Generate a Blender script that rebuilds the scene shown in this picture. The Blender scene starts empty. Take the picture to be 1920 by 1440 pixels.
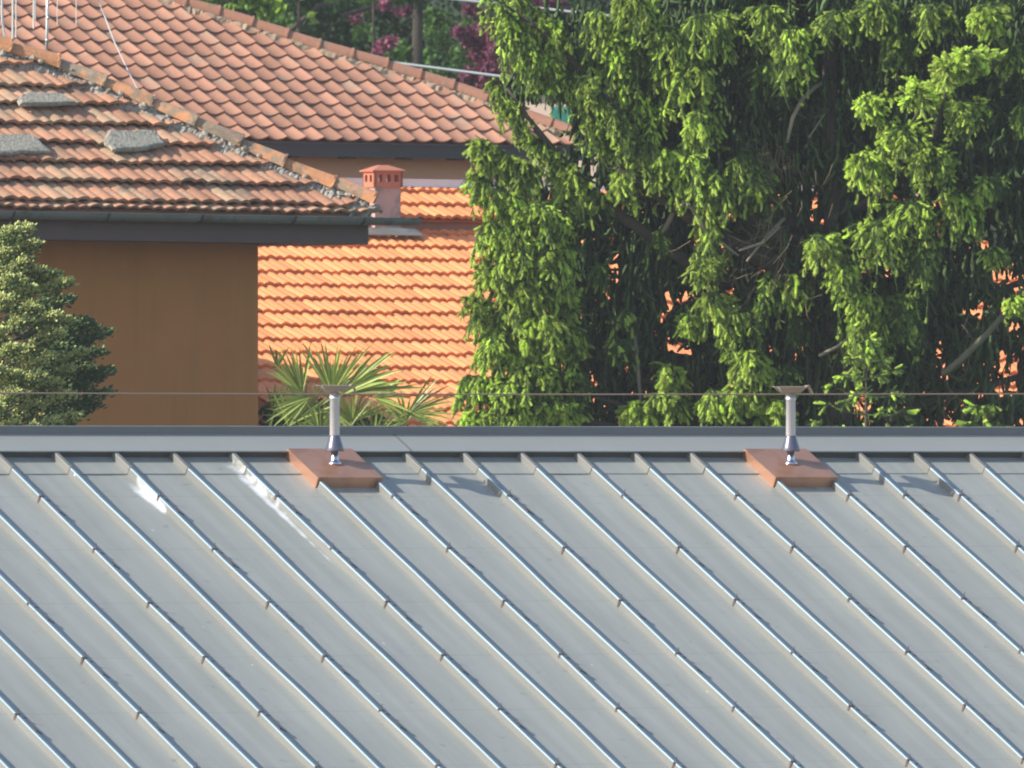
import bpy, math, random
import numpy as np
from mathutils import Matrix, Vector

random.seed(7)
rng = np.random.default_rng(11)
sc = bpy.context.scene
COL = sc.collection
R_ = math.radians

# ------------------------------------------------------------------ camera, sky, sun, exposure
HAZE = 0.0002
F = 31200.0            # focal length in photo pixels (1920 wide): a long telephoto
CX, CY = 960.0, 860.0  # optical axis (level camera, lens shifted up)
CZ = 12.0              # camera height
cam = bpy.data.cameras.new('camera')
cam.sensor_width = 36.0
cam.lens = F / 1920.0 * 36.0
cam.shift_y = (CY - 720.0) / 1920.0
cam.clip_start = 1.0
cam.clip_end = 6000.0
cam.dof.use_dof = True
cam.dof.focus_distance = 172.0
cam.dof.aperture_fstop = 8.5
cam_o = bpy.data.objects.new('camera', cam)
cam_o.location = (0, 0, CZ)
cam_o.rotation_euler = (R_(90), 0, 0)
COL.objects.link(cam_o)
sc.camera = cam_o

SUN = Vector((-0.775, -0.335, 0.535)).normalized()
sun = bpy.data.lights.new('sun', 'SUN')
sun.energy = 4.6
sun.angle = R_(0.5)
sun.color = (1.0, 0.94, 0.84)
sun_o = bpy.data.objects.new('sun', sun)
sun_o.rotation_euler = (-SUN).to_track_quat('-Z', 'Y').to_euler()
sun_o.location = (-60, 60, 80)
COL.objects.link(sun_o)

world = bpy.data.worlds.new('World')
sc.world = world
world.use_nodes = True
wn = world.node_tree
bg = wn.nodes['Background']
sky = wn.nodes.new('ShaderNodeTexSky')
sky.sky_type = 'NISHITA'
sky.sun_disc = False
sky.sun_elevation = math.asin(SUN.z)
sky.sun_rotation = math.atan2(SUN.x, SUN.y)
wn.links.new(sky.outputs[0], bg.inputs[0])
bg.inputs[1].default_value = 0.15
sc.view_settings.view_transform = 'Standard'
sc.view_settings.look = 'None'
sc.view_settings.exposure = 0.42
sc.view_settings.gamma = 1.0
sc.cycles.filter_width = 2.0
sc.cycles.max_bounces = 6

# ------------------------------------------------------------------ helpers
def P(px, py, Y):
    return np.array([(px - CX) * Y / F, Y, CZ - (py - CY) * Y / F])

def nrm(v):
    v = np.asarray(v, float)
    return v / np.linalg.norm(v)

class Frame:
    """A sloping roof plane: R along the eave, D down the slope, N out of the roof."""
    def __init__(s, O, R, D):
        s.O = np.asarray(O, float)
        s.R = nrm(R)
        D = np.asarray(D, float)
        s.D = nrm(D - s.R * D.dot(s.R))
        s.N = np.cross(s.D, s.R)
        if s.N[2] < 0: s.N = -s.N
    def __call__(s, u, v, n=0.0):
        return s.O + s.R * u + s.D * v + s.N * n
    def hit(s, px, py, n=0.0):
        d = np.array([(px - CX) / F, 1.0, -(py - CY) / F])
        c = np.array([0, 0, CZ])
        o = s.O + s.N * n
        t = (o - c).dot(s.N) / d.dot(s.N)
        q = c + d * t - o
        return q.dot(s.R), q.dot(s.D)
    def matrix(s):
        m = Matrix.Identity(4)
        for i in range(3):
            m[i][0], m[i][1], m[i][2], m[i][3] = s.R[i], -s.D[i], s.N[i], s.O[i]
        return m

def roof_frame(phi, slope, px, py, Y, row=None):
    """phi: turn of the eave from the picture plane; row: eave tilt seen in the photo (dy/dx)"""
    a, b = math.cos(phi), math.sin(phi)
    c = 0.0 if row is None else -(a * row - b * (CY - py) / F)
    return Frame(P(px, py, Y), (a, b, c), (math.cos(slope) * b, -math.cos(slope) * a, -math.sin(slope)))

class MB:
    def __init__(s):
        s.v, s.f, s.t = [], [], []
    def add(s, verts, faces, tint=0.0):
        o = len(s.v)
        s.v.extend([tuple(map(float, p)) for p in verts])
        s.f.extend([tuple(i + o for i in f) for f in faces])
        s.t.extend([tint] * len(verts))
    def box(s, o, a, b, c, tint=0.0):
        """o corner, a b c edge vectors"""
        o, a, b, c = (np.asarray(k, float) for k in (o, a, b, c))
        vs = [o, o + a, o + a + b, o + b, o + c, o + a + c, o + a + b + c, o + b + c]
        s.add(vs, [(0, 3, 2, 1), (4, 5, 6, 7), (0, 1, 5, 4), (1, 2, 6, 5), (2, 3, 7, 6), (3, 0, 4, 7)], tint)
    def quad(s, a, b, c, d, tint=0.0):
        s.add([a, b, c, d], [(0, 1, 2, 3)], tint)
    def tube(s, pts, rad, seg=8, cap=True, tint=0.0, wob=0.0):
        pts = [np.asarray(p, float) for p in pts]
        n = len(pts)
        rad = [rad] * n if np.isscalar(rad) else rad
        ring, up = [], None
        for i in range(n):
            d = nrm(pts[min(i + 1, n - 1)] - pts[max(i - 1, 0)])
            if up is None:
                up = np.array([0, 0, 1.0]) if abs(d[2]) < .9 else np.array([1.0, 0, 0])
            x = nrm(np.cross(up, d)); y = np.cross(d, x); up = y
            for k in range(seg):
                a = 2 * math.pi * k / seg
                r = rad[i] * (1 + (random.uniform(-wob, wob) if wob else 0))
                ring.append(pts[i] + (x * math.cos(a) + y * math.sin(a)) * r)
        fs = []
        for i in range(n - 1):
            for k in range(seg):
                k2 = (k + 1) % seg
                fs.append((i * seg + k, i * seg + k2, (i + 1) * seg + k2, (i + 1) * seg + k))
        if cap:
            fs.append(tuple(reversed(range(seg)))); fs.append(tuple(range((n - 1) * seg, n * seg)))
        s.add(ring, fs, tint)
    def lathe(s, c, prof, seg=24):
        """prof: list of (r, z) from the bottom up around point c"""
        c = np.asarray(c, float)
        vs = []
        for r, z in prof:
            for k in range(seg):
                a = 2 * math.pi * k / seg
                vs.append(c + np.array([r * math.cos(a), r * math.sin(a), z]))
        fs = []
        for i in range(len(prof) - 1):
            for k in range(seg):
                k2 = (k + 1) % seg
                fs.append((i * seg + k, i * seg + k2, (i + 1) * seg + k2, (i + 1) * seg + k))
        fs.append(tuple(reversed(range(seg)))); fs.append(tuple(range((len(prof) - 1) * seg, len(prof) * seg)))
        s.add(vs, fs)
    def mesh(s, name, smooth=False):
        me = bpy.data.meshes.new(name)
        me.from_pydata(s.v, [], s.f)
        at = me.attributes.new('tint', 'FLOAT', 'POINT')
        at.data.foreach_set('value', np.asarray(s.t, np.float32))
        if smooth: me.polygons.foreach_set('use_smooth', [True] * len(me.polygons))
        me.update()
        return me

WM = {}   # world matrices of parents
def world_of(o): return WM.get(o.name, Matrix.Identity(4))

def attach(o, parent, mw=None):
    mw = mw or Matrix.Identity(4)
    if parent is not None:
        o.parent = parent
        o.matrix_parent_inverse = world_of(parent).inverted()
    o.matrix_basis = mw
    WM[o.name] = mw
    COL.objects.link(o)
    return o

def obj(name, mb, mat, parent=None, smooth=False, mw=None):
    me = mb if isinstance(mb, bpy.types.Mesh) else mb.mesh(name, smooth)
    o = bpy.data.objects.new(name, me)
    me.materials.append(mat) if not len(me.materials) else None
    if mw is not None:
        inv = mw.inverted()
        me.transform(inv)
    return attach(o, parent, mw)

def tag(o, label=None, cat=None, group=None, kind=None):
    if label: o['label'] = label
    if cat: o['category'] = cat
    if group: o['group'] = group
    if kind: o['kind'] = kind
    return o

def thing(name, loc, label, cat, group=None):
    o = bpy.data.objects.new(name, None)
    o.empty_display_size = 0.2
    attach(o, None, Matrix.Translation(Vector([float(k) for k in loc])))
    return tag(o, label, cat, group)

def fast_mesh(name, V, Fq, tint, smooth=True):
    """V (n,3), Fq (m,4) quads or (m,3) triangles"""
    me = bpy.data.meshes.new(name)
    k = Fq.shape[1]
    me.vertices.add(len(V)); me.vertices.foreach_set('co', np.ascontiguousarray(V, np.float32).ravel())
    me.loops.add(Fq.size); me.loops.foreach_set('vertex_index', np.ascontiguousarray(Fq, np.int32).ravel())
    me.polygons.add(len(Fq))
    me.polygons.foreach_set('loop_start', np.arange(0, Fq.size, k, dtype=np.int32))
    at = me.attributes.new('tint', 'FLOAT', 'POINT')
    at.data.foreach_set('value', np.ascontiguousarray(tint, np.float32))
    me.update(calc_edges=True)
    me.polygons.foreach_set('use_smooth', np.full(len(Fq), smooth))
    return me

# ------------------------------------------------------------------ materials
def material(name, col, rough=0.7, metal=0.0, var=0.15, scale=6.0, bump=0.0, bscale=40.0, tint=0.0,
             alt=None, alt_at=0.55, alt_w=0.1, alt_scale=3.0, alt_tint=0.0, trans=0.0, spec=0.4, extra=None):
    m = bpy.data.materials.new(name)
    m.use_nodes = True
    nt = m.node_tree; N = nt.nodes; L = nt.links
    b = N['Principled BSDF']
    b.inputs['Roughness'].default_value = rough
    b.inputs['Metallic'].default_value = metal
    b.inputs['Specular IOR Level'].default_value = spec
    tc = N.new('ShaderNodeTexCoord')
    def noise(sc_, det=5.0):
        n = N.new('ShaderNodeTexNoise'); n.inputs['Scale'].default_value = sc_; n.inputs['Detail'].default_value = det
        L.new(tc.outputs['Object'], n.inputs['Vector']); return n
    def math_(op, a, b_, clamp=False):
        n = N.new('ShaderNodeMath'); n.operation = op; n.use_clamp = clamp
        for i, k in enumerate((a, b_)):
            if isinstance(k, (int, float)): n.inputs[i].default_value = k
            else: L.new(k, n.inputs[i])
        return n.outputs[0]
    def mix(fac, a, b_, mode='MIX'):
        n = N.new('ShaderNodeMix'); n.data_type = 'RGBA'; n.blend_type = mode
        L.new(fac, n.inputs[0]) if not isinstance(fac, (int, float)) else n.inputs.__getitem__(0).__setattr__('default_value', fac)
        for i, k in ((6, a), (7, b_)):
            if isinstance(k, tuple): n.inputs[i].default_value = (*k, 1)
            else: L.new(k, n.inputs[i])
        return n.outputs[2]
    att = N.new('ShaderNodeAttribute'); att.attribute_name = 'tint'
    c = N.new('ShaderNodeRGB'); c.outputs[0].default_value = (*col, 1); cur = c.outputs[0]
    if alt is not None:
        x = noise(alt_scale).outputs[0]
        if alt_tint: x = math_('ADD', x, math_('MULTIPLY', att.outputs['Fac'], alt_tint))
        f = math_('MULTIPLY', math_('SUBTRACT', x, alt_at), 1.0 / max(alt_w, 1e-3), True)
        cur = mix(f, cur, alt)
    nz = noise(scale).outputs[0]
    val = math_('ADD', 1.0 - var, math_('MULTIPLY', nz, 2 * var))
    if tint: val = math_('MULTIPLY', val, math_('ADD', 1.0, math_('MULTIPLY', att.outputs['Fac'], tint)))
    vm = N.new('ShaderNodeVectorMath'); vm.operation = 'SCALE'
    L.new(cur, vm.inputs[0]); L.new(val, vm.inputs[3]); cur = vm.outputs[0]
    if extra: cur = extra(N, L, tc, att, cur, mix, math_, noise, b)
    L.new(cur, b.inputs['Base Color'])
    if bump:
        bn = N.new('ShaderNodeBump'); bn.inputs['Strength'].default_value = bump; bn.inputs['Distance'].default_value = 0.02
        L.new(noise(bscale).outputs[0], bn.inputs['Height']); L.new(bn.outputs[0], b.inputs['Normal'])
    if trans:
        t = N.new('ShaderNodeBsdfTranslucent'); L.new(cur, t.inputs[0])
        ms = N.new('ShaderNodeMixShader'); ms.inputs[0].default_value = trans
        L.new(b.outputs[0], ms.inputs[1]); L.new(t.outputs[0], ms.inputs[2])
        L.new(ms.outputs[0], N['Material Output'].inputs[0])
    return m

def seam_wear_glare(N, L, tc, att, cur, mix, math_, noise, b): return roof_wear_glare(N, L, tc, att, cur, mix, math_, noise, b, True)
def roof_wear_glare(N, L, tc, att, cur, mix, math_, noise, b, seam=False):
    """zinc sheet: pale droppings and dark scuffs, two painted patches of sun glare beside seams, long soft streaks"""
    sep = N.new('ShaderNodeSeparateXYZ'); L.new(tc.outputs['Object'], sep.inputs[0])
    u, v = sep.outputs[0], math_('MULTIPLY', sep.outputs[1], -1.0)
    # long streaks down the slope
    mp = N.new('ShaderNodeMapping'); mp.inputs['Scale'].default_value = (3.2, 0.25, 1); L.new(tc.outputs['Object'], mp.inputs[0])
    st = N.new('ShaderNodeTexNoise'); st.inputs['Scale'].default_value = 2.0; st.inputs['Detail'].default_value = 6; L.new(mp.outputs[0], st.inputs[0])
    k = math_('ADD', 0.80, math_('MULTIPLY', st.outputs[0], 0.40))
    vm = N.new('ShaderNodeVectorMath'); vm.operation = 'SCALE'; L.new(cur, vm.inputs[0]); L.new(k, vm.inputs[3]); cur = vm.outputs[0]
    if not seam:
     pass
    # sheet laps: a hair line every 1.09 m, seen as a faint dark line
    fr = math_('FRACT', math_('MULTIPLY', math_('ADD', v, 0.33), 1 / 1.09), 0)
    ln = math_('MULTIPLY', math_('LESS_THAN', fr, 0.012), 0.16)
    cur = mix(ln, cur, (.12, .12, .12))
    # small pale spots
    vo = N.new('ShaderNodeTexVoronoi'); vo.inputs['Scale'].default_value = 2.6; L.new(tc.outputs['Object'], vo.inputs['Vector'])
    d = math_('ADD', vo.outputs['Distance'], math_('MULTIPLY', noise(30).outputs[0], 0.05))
    sp = math_('MULTIPLY', math_('LESS_THAN', d, 0.060), math_('GREATER_THAN', noise(1.7).outputs[0], 0.53))
    cur = mix(math_('MULTIPLY', sp, .8), cur, (.72, .72, .68))
    # dark scuffs
    n2 = noise(7.0, 8).outputs[0]
    sc_ = math_('MULTIPLY', math_('SUBTRACT', n2, .64), 6.0, True)
    cur = mix(math_('MULTIPLY', sc_, .5), cur, (.16, .15, .15))
    # sun glare beside seams, painted as whitish patches
    def glare_patch(u0, v0, du, dv, cur):
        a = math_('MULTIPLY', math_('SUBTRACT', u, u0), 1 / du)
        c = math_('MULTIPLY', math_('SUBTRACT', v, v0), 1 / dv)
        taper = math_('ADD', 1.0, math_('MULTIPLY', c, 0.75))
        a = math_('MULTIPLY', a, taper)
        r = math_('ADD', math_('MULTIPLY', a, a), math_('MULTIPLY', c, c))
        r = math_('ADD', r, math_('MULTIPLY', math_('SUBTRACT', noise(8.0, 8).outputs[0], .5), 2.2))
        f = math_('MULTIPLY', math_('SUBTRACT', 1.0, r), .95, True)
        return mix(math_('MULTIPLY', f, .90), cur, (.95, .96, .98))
    cur = glare_patch(U[3] - .072, 1.05, .046, 1.05, cur)
    cur = glare_patch(U[1] - .055, .84, .060, .36, cur)
    return cur

def wall_stain(N, L, tc, att, cur, mix, math_, noise, b):
    mp = N.new('ShaderNodeMapping'); mp.inputs['Scale'].default_value = (2.6, 2.6, .22); L.new(tc.outputs['Object'], mp.inputs[0])
    st = N.new('ShaderNodeTexNoise'); st.inputs['Scale'].default_value = 2.0; st.inputs['Detail'].default_value = 8; L.new(mp.outputs[0], st.inputs[0])
    f = math_('MULTIPLY', math_('SUBTRACT', st.outputs[0], .50), 2.2, True)
    cur = mix(math_('MULTIPLY', f, .5), cur, (.36, .15, .06))
    g = math_('MULTIPLY', math_('SUBTRACT', noise(5.0, 9).outputs[0], .66), 7.0, True)
    return mix(math_('MULTIPLY', g, .35), cur, (.55, .34, .22))

def lichen(N, L, tc, att, cur, mix, math_, noise, b):
    f = math_('MULTIPLY', math_('SUBTRACT', math_('ADD', noise(2.2, 3).outputs[0], math_('MULTIPLY', noise(26, 4).outputs[0], .35)), .70), 5.0, True)
    return mix(math_('MULTIPLY', f, .8), cur, (.20, .155, .115))

U0, DU = -5.094, 0.6478
U = {k: U0 + DU * k for k in range(-14, 26)}

M = {}
M['zinc'] = material('weathered zinc sheet', (.43, .44, .40), rough=.58, metal=.42, var=.07, scale=1.3, bump=.42, bscale=1.7, extra=roof_wear_glare)
M['zinc_plain'] = material('zinc ridge sheet', (.44, .45, .42), rough=.55, metal=.5, var=.07, scale=1.6, bump=.10, bscale=2.5)
M['zinc_seam'] = material('zinc seam darkened against sun', (.20, .20, .185), rough=.65, metal=.15, var=.06, scale=2.0, extra=seam_wear_glare)  # same metal as the pans, darkened to offset sun on its sides
M['seam_top_sheen'] = material('painted sky sheen on seam top', (.27, .36, .42), rough=.5, metal=.6, var=.05, scale=2.0)  # sky reflection on the seam tops, put in as a bluish colour
M['zinc_shade'] = material('zinc edge in painted shade', (.20, .205, .21), rough=.5, metal=.2, var=.10, scale=2.0)  # zinc with the shade of the upright ridge face put into its colour
M['closure'] = material('shade-painted closure strip', (.085, .083, .085), rough=.7, var=.25, scale=3.0)  # shade below the ridge lip painted into this strip
M['copper'] = material('copper sheet', (.58, .31, .205), rough=.36, metal=.6, var=.10, scale=3.0, alt=(.46, .225, .15), alt_at=.52, alt_w=.2, alt_scale=4)
M['collar'] = material('dark lead collar', (.16, .16, .20), rough=.35, metal=.6, var=.1)
M['cap_steel'] = material('weathered cap steel', (.47, .39, .30), rough=.5, metal=.5, var=.12)
M['galv'] = material('bright galvanised pipe', (.80, .80, .82), rough=.42, metal=.7, var=.05)
M['steel'] = material('stainless steel', (.72, .72, .74), rough=.24, metal=1.0, var=.05)
M['clip'] = material('rusty clip wire', (.10, .07, .06), rough=.7, var=.2)
M['ochre_wall'] = material('ochre render', (.60, .24, .072), rough=.9, var=.10, scale=1.2, bump=.15, bscale=60,
                           alt=(.53, .205, .064), alt_at=.5, alt_w=.3, alt_scale=.9, extra=wall_stain)
M['back_wall'] = material('salmon render', (.92, .52, .33), rough=.9, var=.06, scale=1.0, bump=.1, bscale=60)
M['plain_wall'] = material('grey render', (.42, .40, .37), rough=.9, var=.1, scale=1.0)
M['pink_wall'] = material('cream pink render', (.74, .55, .44), rough=.9, var=.08, scale=1.0)
M['shutter'] = material('green shutter', (.05, .27, .22), rough=.5, var=.1)
M['white_strip'] = material('pale flashing', (.80, .79, .77), rough=.6, var=.05)
M['fascia'] = material('dark brown board', (.15, .095, .085), rough=.7, var=.2, scale=3.0)
M['gutter'] = material('patinated gutter', (.235, .235, .215), rough=.5, metal=.2, var=.3, scale=3.0, alt=(.13, .12, .10), alt_at=.52, alt_w=.2, alt_scale=4)
M['bracket'] = material('gutter bracket', (.07, .06, .06), rough=.6)
M['back_gutter'] = material('dark grey gutter', (.078, .070, .070), rough=.6, var=.15, scale=2.0)
M['tile_brown'] = material('brown clay tile', (.42, .21, .135), rough=.85, var=.16, scale=5.0, tint=.22, bump=.25, bscale=25,
                           alt=(.31, .215, .15), alt_at=.58, alt_w=.16, alt_scale=2.2, alt_tint=.10)
M['tile_orange'] = material('new orange clay tile', (.90, .325, .125), rough=.75, var=.12, scale=4.0, tint=.18, bump=.15, bscale=25)
M['tile_old'] = material('old clay tile', (.54, .27, .16), rough=.9, var=.28, scale=9.0, tint=.25, bump=.35, bscale=30,
                         alt=(.40, .265, .165), alt_at=.50, alt_w=.16, alt_scale=5.0, alt_tint=.22, extra=lichen)
M['hip_brown'] = material('brown hip tile', (.42, .205, .13), rough=.85, var=.15, scale=6.0, bump=.3, bscale=20,
                          alt=(.32, .19, .13), alt_at=.55, alt_w=.1, alt_scale=6)
M['hip_old'] = material('old hip tile', (.62, .29, .14), rough=.9, var=.25, scale=6.0, tint=.2, bump=.4, bscale=20,
                        alt=(.33, .25, .17), alt_at=.55, alt_w=.16, alt_scale=7, alt_tint=.25, extra=lichen)
M['mortar'] = material('old mortar', (.37, .34, .29), rough=.95, var=.35, scale=12.0, bump=.9, bscale=30,
                       alt=(.24, .21, .16), alt_at=.56, alt_w=.10, alt_scale=9)
M['mortar_tan'] = material('tan mortar', (.42, .31, .21), rough=.95, var=.3, scale=12.0, bump=.7, bscale=30)
M['slab'] = material('grey stone slab', (.36, .335, .27), rough=.95, var=.4, scale=16.0, bump=1.0, bscale=30,
                     alt=(.22, .21, .17), alt_at=.55, alt_w=.12, alt_scale=9)
M['chimney'] = material('grey render stack', (.52, .36, .315), rough=.9, var=.16, scale=7, alt=(.34, .27, .25), alt_at=.52, alt_w=.12, alt_scale=6)
M['terracotta'] = material('terracotta', (.50, .19, .12), rough=.8, var=.1, scale=8, tint=.2)
M['near_black'] = material('near black', (.02, .018, .016), rough=1.0)
M['alu'] = material('dull aluminium', (.58, .58, .57), rough=.4, metal=.7, var=.1)
M['white_plastic'] = material('white plastic', (.80, .78, .72), rough=.5)
M['cable'] = material('grey cable', (.50, .54, .54), rough=.6)
M['rust_cable'] = material('brown steel cable', (.20, .15, .12), rough=.6)
M['bark'] = material('spruce bark', (.085, .065, .05), rough=.95, var=.3, scale=14, bump=.7, bscale=30)
M['dead_wood'] = material('pale dead wood', (.32, .28, .21), rough=.9, var=.25, scale=14, bump=.5, bscale=30)
M['mossy_wood'] = material('mossy bark', (.16, .15, .095), rough=.95, var=.3, scale=10, bump=.5, bscale=30)
M['dead_twig'] = material('dry twigs', (.17, .13, .075), rough=.95, var=.3, scale=10)
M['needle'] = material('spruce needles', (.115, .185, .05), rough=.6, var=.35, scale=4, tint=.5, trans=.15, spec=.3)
M['needle_old_shade'] = material('old inner needles toned for shade', (.074, .122, .042), rough=.7, var=.35, scale=4, tint=.5, spec=.2)  # darker copy of the needles, interior shade put into the colour
M['shoot'] = material('new spruce shoots', (.60, .74, .16), rough=.6, var=.2, scale=5, tint=.36, trans=.36, spec=.3)
M['cypress'] = material('false cypress spray', (.08, .145, .055), rough=.7, var=.3, scale=5, tint=.45, trans=.1, spec=.25)
M['cypress_gold_lit'] = material('golden cypress tips toned as sunlit', (.52, .56, .21), rough=.7, var=.25, scale=5, tint=.35, trans=.15, spec=.25)  # yellow-green tips, whose pale tone also paints the sunlit clumps
M['palm'] = material('fan palm leaf', (.34, .41, .10), rough=.45, var=.3, scale=6, tint=.45, trans=.2, spec=.5)
M['palm_trunk'] = material('palm fibre trunk', (.12, .09, .06), rough=1, var=.3, scale=12, bump=.6)
M['leaf_green'] = material('green leaves', (.078, .165, .027), rough=.5, var=.3, scale=1.5, tint=.5, trans=.3, spec=.3)
M['leaf_bright'] = material('bright green leaves', (.20, .33, .04), rough=.45, var=.25, scale=2, tint=.4, trans=.35, spec=.4)
M['leaf_pink'] = material('pink blossom', (.30, .09, .145), rough=.6, var=.3, scale=2, tint=.5, trans=.3)
M['leaf_purple'] = material('purple plum leaves', (.20, .055, .10), rough=.5, var=.35, scale=2, tint=.5, trans=.25, spec=.3)
M['trunk'] = material('dark bark', (.06, .05, .042), rough=.95, var=.3, scale=8, bump=.6, bscale=20)
M['wood_mass'] = material('woodland', (.026, .068, .013), rough=.9, var=.4, scale=1.2, tint=.5, trans=.15, spec=.1)
M['ground'] = material('grassy ground', (.03, .048, .016), rough=.95, var=.3, scale=.3, bump=.4, bscale=4,
                       alt=(.05, .045, .025), alt_at=.55, alt_w=.1, alt_scale=.08)

# ------------------------------------------------------------------ ground
def ground_z(y):
    ks = [(-400, 0), (172, 0), (186, 5.5), (204, 7.0), (240, 10.0), (262, 13.0), (330, 26), (520, 45), (3000, 60)]
    for (a, za), (b, zb) in zip(ks, ks[1:]):
        if y <= b:
            t = min(max((y - a) / (b - a), 0), 1)
            return za + (zb - za) * t
    return ks[-1][1]
g = MB()
ys = [-400, -100, 0, 60, 120, 165, 172, 179, 186, 195, 204, 215, 228, 240, 251, 262, 285, 310, 330, 400, 520, 900, 3000]
xs = [-1500, -400, -120, -60, -30, -15, 0, 15, 30, 60, 120, 400, 1500]
gv = [(x, y, ground_z(y) + (math.sin(x * .13) * .15 if 100 < y < 900 else 0)) for y in ys for x in xs]
nx = len(xs)
g.add(gv, [(j * nx + i, j * nx + i + 1, (j + 1) * nx + i + 1, (j + 1) * nx + i) for j in range(len(ys) - 1) for i in range(nx - 1)])
tag(obj('ground', g, M['ground'], smooth=True), 'grassy ground rising towards the wood', kind='structure')

# ------------------------------------------------------------------ metal roofed building
TH, SL = R_(32.6), R_(26.7)
MR = roof_frame(TH, SL, 960, 862, 159.0)
URNG = (U[-13] - .3, U[24] + .3)
VEND = 9.2
base = MR(0, 4, 0); base[2] = 0
hall = thing('metal_roofed_building', base, 'low building in front with a grey standing seam metal roof', 'building')
HS = .068   # seam height
def up(p, z):
    q = np.array(p, float); q[2] = z; return q
# roof sheet: pans between the seams, gently dished, with the upper sheet lapping the lower
roof = MB()
vs_ = [-.12, .0, .31] + [.31 + (VEND - .31) * i / 24 for i in range(1, 25)]
ks = sorted(U)[1:-1]
for a, b in zip(ks, ks[1:]):
    ua, ub = U[a], U[b]
    cols = [ua, ua + .06, (ua + ub) / 2, ub - .06, ub]
    dish = [.0015, 0, -.001 + random.uniform(-.0025, .0025), 0, .0015]
    rows = []
    for j, v in enumerate(vs_):
        w = random.uniform(-.0025, .0025)
        lift = .0
        rows.append([MR(u, v, d + (w if 0 < i < 4 else 0)) for i, (u, d) in enumerate(zip(cols, dish))])
    vv = [p for r in rows for p in r]
    roof.add(vv, [(j * 5 + i, j * 5 + i + 1, (j + 1) * 5 + i + 1, (j + 1) * 5 + i) for j in range(len(vs_) - 1) for i in range(4)])
    # lapping top sheet with a small real thickness, its upper end turned up under the ridge
    q = [MR(ua + .02, -.027, .014), MR(ub - .02, -.027, .010 + random.uniform(-.004, .008)), MR(ub - .02, .02, .007), MR(ua + .02, .02, .007),
         MR(ub - .02, .31, .010), MR(ua + .02, .31, .010), MR(ub - .02, .312, .001), MR(ua + .02, .312, .001)]
    roof.add(q, [(0, 3, 2, 1), (3, 5, 4, 2), (5, 7, 6, 4)])
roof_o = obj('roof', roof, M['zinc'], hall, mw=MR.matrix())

def seam_mesh(u, v0, v1, w, h, mb, cap_only=False):
    prof = [(-w - .008, .0), (-w, h - .010), (-w + .006, h), (w - .006, h), (w, h - .010), (w + .008, .0)] if not cap_only else \
           [(-w + .002, h - .012), (-w, h - .006), (-w + .005, h + .004), (w - .005, h + .004), (w, h - .006), (w - .002, h - .012)]
    nseg = 14 if v1 - v0 > 2 else 1
    rows = []
    for j in range(nseg + 1):
        v = v0 + (v1 - v0) * j / nseg
        du, dn = .005 * math.sin(v * 1.7 + u * 5.3) + .003 * math.sin(v * 4.1 + u * 11), .003 * math.sin(v * 2.3 + u * 7)
        _ = (random.uniform(-.003, .003), random.uniform(-.002, .002)) if nseg > 1 else (0, 0)
        rows.append([MR(u + x + du, v, n + (dn if n > 0 else 0)) for x, n in prof])
    k = len(prof)
    vv = [p for r in rows for p in r]
    fs = [(j * k + i, j * k + i + 1, (j + 1) * k + i + 1, (j + 1) * k + i) for j in range(nseg) for i in range(k - 1)]
    fs += [tuple(range(k)), tuple(reversed(range(nseg * k, nseg * k + k)))]
    mb.add(vv, fs)
for k in ks[1:-1]:
    mb = MB()
    top = .60 if k in (4, 5, 12, 13) else -.1
    seam_mesh(U[k], top, VEND, .018, HS, mb)
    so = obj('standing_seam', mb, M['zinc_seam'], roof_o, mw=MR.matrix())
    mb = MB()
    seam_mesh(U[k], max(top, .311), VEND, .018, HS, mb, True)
    obj('seam_top_sheen', mb, M['seam_top_sheen'], so)  # strip added to carry the painted sky sheen
    if k not in (4, 5, 12, 13):
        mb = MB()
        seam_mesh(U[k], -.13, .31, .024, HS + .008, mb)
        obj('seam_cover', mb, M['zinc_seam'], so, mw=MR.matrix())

# clips strapped over every second seam, with an upright wire
def clip_mesh():
    mb = MB()
    u, v = 0, 0
    A = lambda a, b, n: MR.R * a + MR.D * b + MR.N * n
    w, h = .024, HS + .006
    for (a, b, n0, n1) in ((-w, -w + .006, .0, h), (w - .006, w, 0, h), (-w, w, h - .006, h)):
        mb.box(A(a, -.015, n0), MR.R * (b - a), MR.D * .03, MR.N * (n1 - n0))
    mb.tube([A(.0, 0, h), A(.0, .0, h) + np.array([.004, 0, .055])], .004, 5)
    mb.tube([A(.02, .0, h * .7), A(.10, .01, .03)], .004, 5)
    mb.tube([A(.022, .0, h * .8), A(.026, .15, h * .85), A(.026, .30, h * .9), A(.10, .32, .03)], .005, 5)
    mb.box(A(.016, .27, .03), MR.R * .02, MR.D * .06, MR.N * (h - .03))
    return mb
cm = clip_mesh().mesh('seam_clip'); cm.materials.append(M['clip'])
n_clip = 0
for i in range(6):
    v = .90 + 1.09 * i
    for k in ks:
        want = (k % 2 == 1)
        if i == 0 and k == 14: want = True
        if not want: continue
        p = MR(U[k], v, 0)
        px = CX + F * p[0] / p[1]
        if px < -40 or px > 1960: continue
        if k in (4, 5, 12, 13) and v < .62: continue
        o = bpy.data.objects.new('seam_clip', cm)
        attach(o, roof_o, Matrix.Translation(Vector(p)))
        n_clip += 1

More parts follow.
